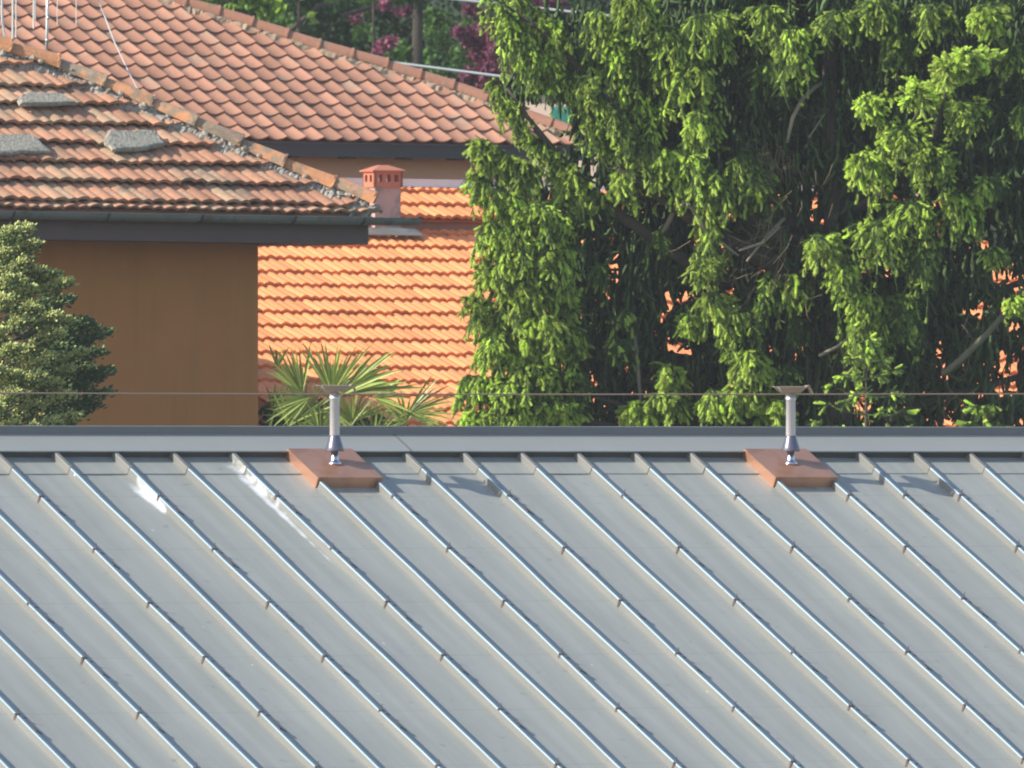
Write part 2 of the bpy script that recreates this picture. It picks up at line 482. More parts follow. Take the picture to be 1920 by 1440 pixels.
# ridge cap: sloping apron, upstand and top, closed below
RC = MB()
lip_n = .093
prof = [(.0, lip_n, 0), (-.34, lip_n + .004, 0)]
ua, ub = URNG
def ridge_pt(u, k):
    a = MR(u, .0, lip_n); b = MR(u, -.345, lip_n)
    back = np.array([-math.sin(TH), math.cos(TH), 0])
    pts = [a - MR.N * .012 - MR.D * .0, a, b, b + np.array([0, 0, .077]) - back * .006, b + np.array([0, 0, .083]) + back * .02,
           b + np.array([0, 0, .083]) + back * .30, b + back * .60 + np.array([0, 0, -.10]), b + back * .62 + np.array([0, 0, -.22]), MR(u, -.12, -.1)]
    return pts[k]
npf = 9
us = np.linspace(ua, ub, 13)
vv = [ridge_pt(u, k) for u in us for k in range(npf)]
RC.add(vv, [(i * npf + k, (i + 1) * npf + k, (i + 1) * npf + (k + 1) % npf, i * npf + (k + 1) % npf) for i in range(len(us) - 1) for k in (0, 1, 4, 5, 6)])
obj('ridge_cap', RC, M['zinc_plain'], roof_o, mw=MR.matrix())
for px in (735,):
    u = MR.hit(px, 835)[0]
    jm = MB()
    a_, b_ = [ridge_pt(u, k) for k in (1, 2)], [ridge_pt(u + .035, k) for k in (1, 2)]
    o_ = MR.N * .002 + np.array([math.sin(TH), -math.cos(TH), 0]) * .002
    V_ = [p + o_ for p in a_ + b_]
    jm.add(V_ + [p - o_ * .9 for p in V_], [(0, 2, 3, 1), (4, 5, 1, 0), (2, 3, 7, 6), (0, 2, 6, 4), (1, 3, 7, 5)])
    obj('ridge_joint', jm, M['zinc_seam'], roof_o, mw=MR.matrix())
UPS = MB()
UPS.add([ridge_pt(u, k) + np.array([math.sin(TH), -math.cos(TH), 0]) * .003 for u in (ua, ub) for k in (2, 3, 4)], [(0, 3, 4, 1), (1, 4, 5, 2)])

obj('ridge_upstand', UPS, M['zinc_shade'], roof_o)
CL = MB(); CL.box(MR(ua, -.05, -.02), MR.R * (ub - ua), MR.D * .02, MR.N * .105)
obj('ridge_closure', CL, M['closure'], roof_o)
# rear slope and walls
RS = MB()
back = np.array([-math.sin(TH), math.cos(TH), 0])
ra, rb = MR(ua, -.35, -.10), MR(ub, -.35, -.10)
RS.quad(ra + back * .3, rb + back * .3, rb + back * 8 - np.array([0, 0, 3.9]), ra + back * 8 - np.array([0, 0, 3.9]))
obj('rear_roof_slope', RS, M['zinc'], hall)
WL = MB()
e0, e1 = MR(ua, VEND - .5, -.15), MR(ub, VEND - .5, -.15)
b0, b1 = ra + back * 7.6 - np.array([0, 0, 3.9]), rb + back * 7.6 - np.array([0, 0, 3.9])
WL.quad(up(e0, 0), up(e1, 0), e1, e0); WL.quad(up(b1, 0), up(b0, 0), b0, b1)
r0, r1 = ra - np.array([0, 0, .1]), rb - np.array([0, 0, .1])
WL.add([up(e0, 0), e0, r0, b0, up(b0, 0)], [(0, 1, 2, 3, 4)]); WL.add([up(e1, 0), e1, r1, b1, up(b1, 0)], [(4, 3, 2, 1, 0)])
obj('wall', WL, M['plain_wall'], hall)

# ------------------------------------------------------------------ roof vents on copper plates
pc = MR((U[4] + U[5]) / 2, .27, .108)
vent = thing('roof_vent', pc, 'steel vent pipe with flared cap on the copper plate in front of the palm', 'roof vent', 'vent pipes on copper plates along the ridge')
CP = MB()
a, b = U[4] - .035, U[5] + .035
CP.box(MR(a, -.03, -.004), MR.R * (b - a), MR.D * .335, MR.N * .108)
CP.box(MR(a - .004, .303, -.004), MR.R * (b - a + .008), MR.D * .287, MR.N * .111)
CP.box(MR(a - .004, .588, .096), MR.R * (b - a + .008), MR.D * .006, MR.N * .016)
obj('copper_plate', CP, M['copper'], vent)
PX = 159.0 / F
PI_ = MB()
PI_.lathe(pc, [(.068, -.02), (.066, -.006), (.046, .012), (.036, .03), (.034, .12)], 24)
obj('pipe_flange', PI_, M['steel'], vent, smooth=True)
PI_ = MB()
PI_.lathe(pc, [(.033, .11), (.047, .13), (.046, .60), (.051, .602), (.051, .622), (.046, .624), (.046, .665)], 24)
obj('pipe', PI_, M['galv'], vent, smooth=True)
PI_ = MB()
PI_.lathe(pc, [(.040, .118), (.088, .105), (.090, .112), (.080, .15), (.062, .21), (.056, .235), (.050, .245), (.050, .255)], 28)
obj('rain_collar', PI_, M['collar'], vent, smooth=True)
CAPM = MB()
ex, ey = np.array([math.cos(.10), math.sin(.10), 0]), np.array([-math.sin(.10), math.cos(.10), 0]); ez = np.array([0, 0, 1.0])
cz = pc + ez * .668
def plate(q, th):
    q = [np.asarray(k) for k in q]
    n = nrm(np.cross(q[1] - q[0], q[2] - q[0])) * th
    CAPM.add(q + [k + n for k in q], [(3, 2, 1, 0), (4, 5, 6, 7), (0, 1, 5, 4), (1, 2, 6, 5), (2, 3, 7, 6), (3, 0, 4, 7)])
h0, h1, zt = .085, .150, .052
for dx, dy in ((ex, ey), (ey, -ex), (-ex, -ey), (-ey, ex)):
    lo = cz + dx * h0; hi = cz + dx * h1 + ez * zt
    lift = .012 if dx is ex else 0
    plate([lo - dy * h0, hi - dy * h1 * .86 + ez * lift, hi + dy * h1 * .86 + ez * lift, lo + dy * h0], .004)
    plate([hi - dy * h1 * .86 + ez * (lift + .004), hi - dy * h1 * .86 + dx * .02 + ez * (lift + .006), hi + dy * h1 * .86 + dx * .02 + ez * (lift + .006), hi + dy * h1 * .86 + ez * (lift + .004)], .006)
hi = cz + ex * (h1 + .02) + ez * (zt + .018)
plate([hi - ey * .12, hi + ex * .03 - ez * .075 - ey * .12, hi + ex * .03 - ez * .075 + ey * .12, hi + ey * .12], .004)
CAPM.box(cz - ex * h0 - ey * h0, ex * 2 * h0, ey * 2 * h0, ez * .008)
obj('vent_cap', CAPM, M['cap_steel'], vent)

def copy_thing(src, delta, label):
    r = src.copy(); COL.objects.link(r); r['label'] = label
    r.matrix_basis = Matrix.Translation(Vector(delta)) @ src.matrix_basis
    for ch in [o for o in list(COL.objects) if o.parent == src]:
        c = ch.copy(); COL.objects.link(c); c.parent = r; c.matrix_parent_inverse = ch.matrix_parent_inverse.copy()
        for gch in [o for o in list(COL.objects) if o.parent == ch]:
            d = gch.copy(); COL.objects.link(d); d.parent = c; d.matrix_parent_inverse = gch.matrix_parent_inverse.copy()
    return r
copy_thing(vent, MR.R * DU * 8, 'steel vent pipe with flared cap on the copper plate in front of the spruce')

lc = MB()
pts = [P(x, 737.0 + 1.6 * (x / 1920) + 1.5 * math.sin(x / 1920 * math.pi), 166.0 + 3 * x / 1920) for x in np.linspace(-700, 2600, 40)]
lc.tube(pts, .0085, 6)
for i in (0, -1):
    q = pts[i]
    lc.tube([q + np.array([0, 0, .3]), up(q, ground_z(q[1]) - .3)], .03, 8)
tag(obj('safety_cable', lc, M['rust_cable'], smooth=True), 'thin brown cable stretched level just behind the metal ridge', 'cable')

# ------------------------------------------------------------------ tiled roofs
def tile_field(fr, umin, umax, v0, v1, W, Lc, prof, step, ns=9, jit=.006, uoff=0.0, thick=None, drop=0.0, overlap=.3):
    """courses of separate tiles; prof(t) gives the height across one tile; umin/umax are functions of v"""
    mb = MB()
    ncourse = int(math.ceil((v1 - v0) / Lc))
    for c in range(ncourse):
        vb = v1 - c * Lc; vt = max(vb - Lc * (1 + overlap * .25), v0)
        if vb < v0 + .03: continue
        lo, hi = umin(vb), umax(vb)
        i0 = int(math.floor((lo - uoff) / W)); i1 = int(math.ceil((hi - uoff) / W))
        for i in range(i0, i1 + 1):
            ul = i * W + uoff
            if ul > hi or ul + W < lo: continue
            jv = random.gauss(0, jit * 1.2); jn = random.gauss(0, jit * .5); sk = random.gauss(0, jit * .6)
            ht, hb = umax(vt), hi
            lt, lb = umin(vt), lo
            top, bot, lip, und = [], [], [], []
            tt = random.uniform(-1, 1)
            for k in range(ns + 1):
                t = k / ns
                h = prof(t)
                u = ul + t * W
                ut = min(max(u, lt), ht); ub_ = min(max(u + sk, lb), hb)
                top.append(fr(ut, vt, h + .002))
                bot.append(fr(ub_, vb + jv, h + step + jn))
                lip.append(fr(ub_, vb + jv - .004, h + step + jn - (thick or step * .8)))
                und.append(fr(ub_, vb - Lc * .5, h + step * .5 + jn - (thick or step * .8)))
            n = ns + 1
            mb.add(top + bot + lip + und, [(k, k + n, k + n + 1, k + 1) for k in range(ns)] +
                   [(k + n, k + 2 * n, k + 2 * n + 1, k + n + 1) for k in range(ns)] +
                   [(k + 2 * n, k + 3 * n, k + 3 * n + 1, k + 2 * n + 1) for k in range(ns)], random.uniform(-1, 1))
    return mb

def barrel(p0, p1, r0, r1, nrm_up, th=.018, seg=12, tint=0.0, rag=0.0):
    """one half round ridge tile from p0 (upper, tucked) to p1 (lower, open end)"""
    mb = MB()
    p0, p1 = np.asarray(p0), np.asarray(p1)
    d = nrm(p1 - p0); upv = nrm(np.asarray(nrm_up) - d * np.dot(nrm_up, d)); s = np.cross(d, upv)
    rings = []
    for q, r in ((p0, r0), (p0 * .5 + p1 * .5, (r0 + r1) / 2), (p1 - d * .03, r1), (p1 - d * .029, r1 + .012), (p1, r1 + .012), (p1, r1 - th), (p0, r0 - th)):
        for k in range(seg + 1):
            a = math.pi * k / seg
            w = 1 + (random.uniform(-rag, rag) if rag else 0)
            rings.append(q + (s * math.cos(a) + upv * math.sin(a)) * r * w)
    n = seg + 1
    mb.add(rings, [(j * n + k, j * n + k + 1, (j + 1) * n + k + 1, (j + 1) * n + k) for j in range(6) for k in range(seg)], tint)
    return mb

def lumps(pts, r, n, flat=.6, seed=0):
    """irregular dabs of mortar along a line"""
    rs = random.Random(seed); mb = MB()
    pts = [np.asarray(p) for p in pts]
    for _ in range(n):
        t = rs.random() * (len(pts) - 1); i = int(t); c = pts[i] + (pts[i + 1] - pts[i]) * (t - i)
        c = c + np.array([rs.gauss(0, r * .6), rs.gauss(0, r * .6), rs.gauss(0, r * .35)])
        rr = r * rs.uniform(.4, 1.1)
        V, Fc = [], []
        for a in range(5):
            th = math.pi * a / 4
            for b in range(7):
                ph = 2 * math.pi * b / 7
                k = rr * rs.uniform(.7, 1.25)
                V.append(c + np.array([math.sin(th) * math.cos(ph) * k, math.sin(th) * math.sin(ph) * k, math.cos(th) * k * flat]))
        for a in range(4):
            for b in range(7):
                Fc.append((a * 7 + b, (a + 1) * 7 + b, (a + 1) * 7 + (b + 1) % 7, a * 7 + (b + 1) % 7))
        mb.add(V, Fc, rs.uniform(-1, 1))
    return mb

def mortar_band(fr, uv, off, wid, h, seed, n=140):
    """ragged strip of bedding mortar along the near side of a hip"""
    rs = random.Random(seed); mb = MB()
    P_ = [np.array(q) for q in uv]
    V = []
    lowp = 0
    for i in range(n + 1):
        t = i / n * (len(P_) - 1); k = min(int(t), len(P_) - 2); q = P_[k] + (P_[k + 1] - P_[k]) * (t - k)
        d = nrm(P_[min(k + 1, len(P_) - 1)] - P_[k]); s_ = np.array([-d[1], d[0]])
        if s_[0] > 0: s_ = -s_
        lowp = lowp * .75 + rs.gauss(0, .5) * .55
        w = wid * max(.35, 1 + .55 * lowp)
        for e, z in ((0, h), (.35, h * 1.0), (.7, h * .75), (1.0, h * .1), (1.02, -h * .4)):
            a = q + s_ * (off + w * e)
            V.append(fr(a[0], a[1], z + (rs.gauss(0, h * .10) if 0 < e < 1 else 0)))
    mb.add(V, [(i * 5 + j, i * 5 + j + 1, i * 5 + j + 6, i * 5 + j + 5) for i in range(n) for j in range(4)])
    return mb

def interp(pairs):
    pairs = sorted(pairs)
    xs_, ys_ = [p[0] for p in pairs], [p[1] for p in pairs]
    def f(x):
        if x <= xs_[0]:
            return ys_[0] + (x - xs_[0]) * (ys_[1] - ys_[0]) / (xs_[1] - xs_[0])
        if x >= xs_[-1]:
            return ys_[-1] + (x - xs_[-1]) * (ys_[-1] - ys_[-2]) / (xs_[-1] - xs_[-2])
        return float(np.interp(x, xs_, ys_))
    return f

# ---- back house: brown tiles, hip down to the right
PB, SB = R_(38), R_(29.7)
BF = roof_frame(PB, SB, 700, 266, 213.2, row=.0165)
back_house = thing('brown_roofed_house', up(P(700, 300, 216), ground_z(216)), 'larger house with a long brown tiled hip roof and salmon wall', 'house')
hip_px = [(1092, 266), (1053, 250), (973, 219), (870, 179), (750, 140), (627, 104), (503, 64), (383, 24), (317, 6), (180, -44), (-60, -130)]
hip_uv = [BF.hit(*q) for q in hip_px]
bmax = interp([(v, u) for u, v in hip_uv])
wave = lambda t: .048 * (1 - math.sin(math.pi * t)) ** 1.15
vtop = BF.hit(-60, -140)[1]
BW = .2945; BL = .320
tf = tile_field(BF, lambda v: BF.hit(-120, 200)[0], bmax, vtop, .02, BW, BL, wave, .030, ns=10, uoff=.05, jit=.004)
back_roof = obj('roof', tf, M['tile_brown'], back_house)
# hip tiles
L3 = [BF(u, v, .03) for u, v in hip_uv]
def along(poly, step):
    d = [0]
    for a, b in zip(poly, poly[1:]): d.append(d[-1] + np.linalg.norm(b - a))
    out = []
    s = 0
    while s < d[-1]:
        i = max(k for k in range(len(d)) if d[k] <= s + 1e-9); i = min(i, len(poly) - 2)
        out.append(poly[i] + (poly[i + 1] - poly[i]) * (s - d[i]) / (d[i + 1] - d[i])); s += step
    return out
right_n = nrm(np.array([math.sin(SB) * math.cos(PB), math.sin(SB) * math.sin(PB), math.cos(SB)]))
hip_up = nrm(BF.N + right_n)
def tile_line(poly, step, r0, r1, mat, parent, upv, rag=0.0, lap=.10, wobble=.003):
    q = along(poly, step)
    for a, b in zip(q[1:], q):   # poly runs from the low end upwards
        d = nrm(b - a)
        jitter = np.array([random.gauss(0, .004 + wobble), 0, random.gauss(0, .004 + wobble)])
        obj('hip_tile', barrel(a - d * lap + jitter, b + jitter, r0, r1, upv, tint=random.uniform(-1, 1), rag=rag), mat, parent, smooth=False)
tile_line(L3, .455, .105, .120, M['hip_brown'], back_roof, hip_up)
obj('mortar', mortar_band(BF, hip_uv, .06, .11, .072, 3, 200), M['mortar_tan'], back_roof)
# the far slope beyond the hip, sheathing under the tiles
far = MB()
bk = np.array([-math.sin(PB), math.cos(PB), 0])
lo3, hi3 = BF(*hip_uv[0], -.02), BF(*hip_uv[-1], -.02)
far.quad(lo3, lo3 + bk * 9, hi3 + bk * 9, hi3)
far.quad(BF(-12, 0.0, -.03), BF(hip_uv[0][0], 0, -.03), BF(hip_uv[-1][0], vtop, -.03), BF(-12, vtop, -.03))
obj('roof_sheathing', far, M['tile_brown'], back_house)
# gutter, fascia, wall
fo = np.array([math.sin(PB), -math.cos(PB), 0])     # outward
gt = MB()
u1 = hip_uv[0][0]
gt.box(BF(-12, .02, -.215) , BF.R * (12 + u1 + .06), fo * .06, np.array([0, 0, .185]))
gt.tube([BF(-12, .02, -.022) + fo * .065, BF(u1 + .06, .02, -.022) + fo * .065], .010, 6)
bg_o = obj('gutter', gt, M['back_gutter'], back_house)
wdepth = 0.45
for px in (225, 330, 470, 573, 678, 782, 877):
    u = BF.hit(px, 270)[0]
    bb = MB(); bb.box(BF(u - .06, .0, -.245) - fo * .25, BF.R * .12, fo * .24, np.array([0, 0, .05]))
    obj('rafter_end', bb, M['fascia'], back_house)
wl = MB()
w0 = BF(-12, 0, -.215) - fo * wdepth; w1 = BF(u1 - wdepth, 0, -.215) - fo * wdepth
zg = ground_z(216) - 1
wl.quad(up(w0, zg), up(w1, zg), w1, w0)
wl.quad(up(w1, zg), up(w1 + bk * 9, zg), w1 + bk * 9, w1)
obj('wall', wl, M['back_wall'], back_house)
sf = MB()
sf.quad(BF(-12, 0, -.20) + fo * .0, BF(u1, 0, -.20), BF(u1, 0, -.20) - fo * wdepth * 1.1, BF(-12, 0, -.20) - fo * wdepth * 1.1)
sf.quad(BF(u1 - wdepth * 1.1, 0, -.20) - fo * wdepth, BF(u1, 0, -.20), BF(u1, 0, -.20) + bk * 9, BF(u1 - wdepth * 1.1, 0, -.20) + bk * 9)
obj('soffit', sf, M['fascia'], back_house)

# ---- orange tiled annex leaning on the back house
PA, SA = R_(35), R_(23.8)
two = lambda t: (.034 * math.sin(math.pi * t / .56) ** .8 if t < .56 else .024 * abs(math.sin(math.pi * (t - .56) / .44)) ** .8)
AF = roof_frame(PA, SA, 800, 442, 211.6, row=.0150)      # lower field
AU = roof_frame(PA, SA, 800, 413, 211.8, row=.0150)      # upper field, one step higher
annex = thing('orange_roofed_annex', up(P(800, 500, 209), ground_z(209)), 'lean-to extension with a bright new orange tiled roof beside the spruce', 'house')
vlow = AF.hit(800, 905)[1]
ulo, uhi = AF.hit(300, 600)[0], AF.hit(2050, 600)[0]
AW = .278; AL = .432
tf = tile_field(AF, lambda v: ulo, lambda v: uhi, -.06, vlow, AW, AL, two, .048, ns=12, uoff=.02, jit=.007)
annex_roof = obj('roof', tf, M['tile_orange'], annex)
vup = AU.hit(800, 356)[1]
tf = tile_field(AU, lambda v: ulo, lambda v: uhi, vup, .0, AW, AL, two, .052, ns=12, uoff=.10, jit=.003)
obj('upper_roof', tf, M['tile_orange'], annex)
st = MB()
ao = np.array([math.sin(PA), -math.cos(PA), 0])
st.box(AU(ulo, -.02, -.22), AU.R * (uhi - ulo), -ao * .2, np.array([0, 0, .22]))
obj('step_wall', st, M['terracotta'], annex)
dk = MB()
dk.quad(AF(ulo, -.1, -.03), AF(uhi, -.1, -.03), AF(uhi, vlow, -.03), AF(ulo, vlow, -.03))
dk.quad(AU(ulo, vup, -.03), AU(uhi, vup, -.03), AU(uhi, -.02, -.03), AU(ulo, -.02, -.03))
obj('roof_sheathing', dk, M['tile_orange'], annex)
wa = MB()
q0, q1 = AF(ulo, vlow - .3, -.2), AF(uhi, vlow - .3, -.2)
zg = ground_z(205) - 1
wa.quad(up(q0, zg), up(q1, zg), q1, q0)
wa.quad(up(q1, zg), up(q1 - ao * 6, zg), AF(uhi, -.2, -.2), q1)
obj('wall', wa, M['back_wall'], annex)
wf = MB()
p0 = AU.hit(300, 352, .06); p1 = AU.hit(1100, 352, .06)
wz = np.array([0, 0, 1.0])
s0 = AU(ulo, vup - .02, .045); s1 = AU(uhi, vup - .02, .045)
wf.box(s0, s1 - s0, -ao * .05, wz * .088)
wf.quad(s0, s1, s1 + ao * .001 + AU.D * .03, s0 + AU.D * .03)
obj('wall_flashing', wf, M['white_strip'], annex)
# chimney
ch_u, ch_v = AU.hit(712, 410)
c0 = AU(ch_u, ch_v, 0)
chim = bpy.data.objects.new('chimney', None)
mpx = 211.8 / F
AR = np.array([math.cos(R_(27)), math.sin(R_(27)), 0]); AO = np.array([math.sin(R_(27)), -math.cos(R_(27)), 0])
cf, cs = 48 * mpx / math.cos(R_(27)), 19 * mpx / math.sin(R_(27))
# front left corner of the stack at px 704
fl = P(703, 412, 211.15)
stk = MB()
zb, z1 = -.5, (412 - 351) * mpx
stk.box(fl + wz * zb, AR * cf, -AO * cs, wz * (z1 - zb))
chim_o = obj('chimney', stk, M['chimney'], annex)
pot = MB()
e = .02
h_ = (352 - 323) * mpx
def ring_wall(o, ax, ay, la, lb, z0, z1_, th, na, nb, mb):
    """four thin walls with arched-like slots: piers and bands"""
    band = (z1_ - z0)
    for (p, d, l, inn, nslot) in ((o, ax, la, ay, na), (o + ax * la, ay, lb, -ax, nb), (o + ax * la + ay * lb, -ax, la, -ay, na), (o + ay * lb, -ay, lb, ax, nb)):
        mb.box(p + wz * z0, d * l, inn * th, wz * band * .34, .3)
        mb.box(p + wz * (z0 + band * .80), d * l, inn * th, wz * band * .2, .3)
        pier = l / (nslot * 2 + 1)
        for k in range(nslot + 1):
            mb.box(p + d * (pier * 2 * k) + wz * (z0 + band * .34), d * pier, inn * th, wz * band * .46)
o0 = fl - AR * e + AO * e
ring_wall(o0, AR, -AO, cf + 2 * e, cs + 2 * e, z1, z1 + h_, .03, 3, 2, pot)
obj('chimney_pot', pot, M['terracotta'], chim_o)
lid = MB()
zl = z1 + h_
ov = .032
A0 = o0 - AR * ov + AO * ov + wz * zl
la, lb = cf + 2 * e + 2 * ov, cs + 2 * e + 2 * ov
base4 = [A0, A0 + AR * la, A0 + AR * la - AO * lb, A0 - AO * lb]
top4 = [A0 + AR * la * .36 - AO * lb * .4, A0 + AR * la * .64 - AO * lb * .4, A0 + AR * la * .64 - AO * lb * .6, A0 + AR * la * .36 - AO * lb * .6]
lid.add(base4 + [b + wz * .018 for b in base4] + [t + wz * .085 for t in top4],
        [(3, 2, 1, 0)] + [(k, (k + 1) % 4, 4 + (k + 1) % 4, 4 + k) for k in range(4)] + [(4 + k, 4 + (k + 1) % 4, 8 + (k + 1) % 4, 8 + k) for k in range(4)] + [(8, 9, 10, 11)], -.2)
obj('chimney_lid', lid, M['terracotta'], chim_o)
fs_ = MB()
f0u, f0v = AF.hit(690, 441, .07); f1u, _ = AF.hit(786, 441, .07)
fs_.box(AF(f0u - .6, f0v - .16, .098), AF.R * (f1u - f0u + .6), AF.D * .23, AF.N * .012)
obj('chimney_flashing', fs_, M['gutter'], chim_o)

# ---- old house with the ochre wall
PO, SO = R_(40), R_(34)
oo = np.array([math.sin(PO), -math.cos(PO), 0]); orr = np.array([math.cos(PO), math.sin(PO), 0])
wc = P(484, 600, 200.0)
ov = .98
corner = wc + oo * ov + orr * ov
cpx = CX + F * corner[0] / corner[1]
OF = roof_frame(PO, SO, cpx, 404, corner[1], row=.0175)
old = thing('ochre_house', up(wc, ground_z(200)), 'older house with an ochre wall and patched, weathered clay tile roof', 'house')
hp = [(700, 400), (640, 372), (560, 336), (478, 301), (400, 266), (320, 229), (233, 192), (140, 152), (60, 122), (0, 108), (-120, 60)]
huv = [OF.hit(*q) for q in hp]
omax = interp([(v, u) for u, v in huv])
# courses at the image rows 393, 368, 330, 293, 257, 217, 180 (x = 100)
twoo = lambda t: .038 * (math.sin(math.pi * t / .6) ** .8 if t < .6 else .8 * abs(math.sin(math.pi * (t - .6) / .4)) ** .8)
ovtop = OF.hit(0, 60)[1]
OW, OL = .375, .424
tf = tile_field(OF, lambda v: OF.hit(-150, 300)[0], omax, ovtop, -.11, OW, OL, twoo, .088, ns=14, uoff=.0, jit=.012, thick=.045)
tf2 = tile_field(OF, lambda v: OF.hit(-150, 300)[0], omax, -.16, .02, OW, OL * .7, twoo, .06, ns=14, uoff=.11, jit=.012, thick=.035)
tf.v, off = tf.v + tf2.v, len(tf.v)
tf.f += [tuple(i + off for i in f) for f in tf2.f]; tf.t += tf2.t
old_roof = obj('roof', tf, M['tile_old'], old)
hl = [OF(u, v, .075) for u, v in huv]
on2 = nrm(np.array([math.sin(SO) * math.cos(PO), math.sin(SO) * math.sin(PO), math.cos(SO)]))
tile_line(hl, .60, .105, .150, M['hip_old'], old_roof, nrm(OF.N + on2), rag=.05, lap=.10, wobble=.016)
obj('joint_mortar', lumps([OF(u - .06, v + .04, .09) for u, v in huv], .055, 240, .8, 8), M['mortar'], old_roof)
obj('mortar', mortar_band(OF, huv, .06, .20, .095, 5, 220), M['mortar'], old_roof)
sh = MB()
sh.quad(OF(-8, .0, -.03), OF(huv[0][0], .0, -.03), OF(huv[-1][0], huv[-1][1], -.03), OF(-8, huv[-1][1], -.03))
obk = np.array([-math.sin(PO), math.cos(PO), 0])
sh.quad(OF(*huv[0], -.03), OF(*huv[0], -.03) + obk * 7, OF(*huv[-1], -.03) + obk * 7, OF(*huv[-1], -.03))
obj('roof_sheathing', sh, M['tile_old'], old)
# gutter: open half round, with brackets
def half_gutter(a, b, r, upz=wz, th=.006, seg=10):
    mb = MB(); a, b = np.asarray(a), np.asarray(b); d = nrm(b - a); s = np.cross(d, upz)
    vs = []
    for q in (a, b):
        for rr in (r, r - th):
            for k in range(seg + 1):
                an = math.pi * k / seg
                vs.append(q + s * math.cos(an) * rr - upz * math.sin(an) * rr)
    n = seg + 1
    fs = [(k, k + 1, 2 * n + k + 1, 2 * n + k) for k in range(seg)] + [(n + k + 1, n + k, 3 * n + k, 3 * n + k + 1) for k in range(seg)]
    fs += [(0, 2 * n, 3 * n, n), (seg, n + seg, 3 * n + seg, 2 * n + seg)]
    mb.add(vs, fs)
    cap = [a + s * math.cos(math.pi * k / seg) * r - upz * math.sin(math.pi * k / seg) * r for k in range(seg + 1)]
    cap2 = [b + (c - a) for c in cap]
    mb.add(cap, [tuple(range(seg + 1))]); mb.add(cap2, [tuple(reversed(range(seg + 1)))])
    mb.tube([a + s * r, b + s * r], .009, 6); mb.tube([a - s * r, b - s * r], .009, 6)
    return mb
gr = .088
ga, gb = OF(-8, .05, .0) + oo * .04 - wz * .005, OF(.62, .05, .0) + oo * .04 - wz * .005
og = obj('gutter', half_gutter(ga, gb, gr), M['gutter'], old, smooth=False)
for px in (22, 197, 370, 541, 668):
    u = OF.hit(px, 405)[0]
    c = OF(u, .05, 0) + oo * .04 - wz * .005
    bk_ = half_gutter(c - OF.R * .016, c + OF.R * .016, gr + .007)
    obj('gutter_bracket', bk_, M['bracket'], og)
fa = MB()
f0, f1 = OF(-8, .0, -.06) - oo * .05, OF(.0, .0, -.06) - oo * .05
dz = -wz * .30
fa.box(f0 + dz, f1 - f0, -oo * .04, -dz)
fa.box(f1 + dz, -oo * .04, obk * 6, -dz)
obj('fascia', fa, M['fascia'], old)
so_ = MB()
so_.quad(f0 + dz * .98, f1 + dz * .98, f1 + dz * .98 - oo * 1.2, f0 + dz * .98 - oo * 1.2)
so_.quad(f1 + dz * .985, f1 + dz * .985 + obk * 6, f1 + dz * .985 + obk * 6 - orr * 1.2, f1 + dz * .985 - orr * 1.2)
obj('soffit', so_, M['fascia'], old)
ww = MB()
zt = (f1 + dz)[2] + .15; zg = ground_z(200) - 2
wc0 = up(wc, zg); wL = up(wc - orr * 8, zg)
ww.box(wL, wc0 - wL, obk * 7, wz * (zt - zg))
obj('wall', ww, M['ochre_wall'], old)

# ---- stone slabs lying on the old roof
def slab(pts, lift, thick, label, seed, tilt=.0):
    rs = random.Random(seed)
    bot, top = [], []
    for (px, py) in pts: pass
    quad = [OF.hit(px, py, lift) for px, py in pts]
    # outline refined with jitter
    out = []
    n = len(quad)
    for i in range(n):
        a, b = np.array(quad[i]), np.array(quad[(i + 1) % n])
        for k in range(4):
            q = a + (b - a) * k / 4 + np.array([rs.gauss(0, .008), rs.gauss(0, .010)])
            out.append(q)
    c = np.mean(out, axis=0)
    V = []
    vmin, vmax = min(q[1] for q in out), max(q[1] for q in out)
    for lvl, sc_, z in ((0, .94, 0), (1, 1.0, .35), (2, .985, .8), (3, .90, 1.0)):
        for q in out:
            w = c + (q - c) * sc_
            tt = (w[1] - vmin) / (vmax - vmin)
            V.append(OF(w[0], w[1], lift + tilt * tt + thick * z + rs.gauss(0, .004)))
    m_ = len(out)
    Fc = [(l * m_ + i, l * m_ + (i + 1) % m_, (l + 1) * m_ + (i + 1) % m_, (l + 1) * m_ + i) for l in range(3) for i in range(m_)]
    Fc.append(tuple(range(3 * m_, 4 * m_))); Fc.append(tuple(reversed(range(m_))))
    mb = MB(); mb.add(V, Fc)
    tag(obj('stone_slab', mb, M['slab']), label, 'stone slab', 'stone slabs lying on the old roof')
slab([(30, 190), (52, 180), (112, 181), (140, 203), (90, 205), (30, 208)], .075, .06, 'thin grey stone slab near the hip of the old tile roof, highest of the slabs', 1, .05)
slab([(190, 275), (202, 252), (290, 254), (306, 278), (262, 290), (212, 293)], .075, .07, 'jagged broad grey stone slab on old tiles, closest to the mortared hip', 2, .03)
slab([(-60, 262), (50, 256), (70, 266), (92, 294), (20, 297), (-60, 296)], .075, .06, 'grey stone slab on old tiles cut off by the edge of the view', 3, .03)

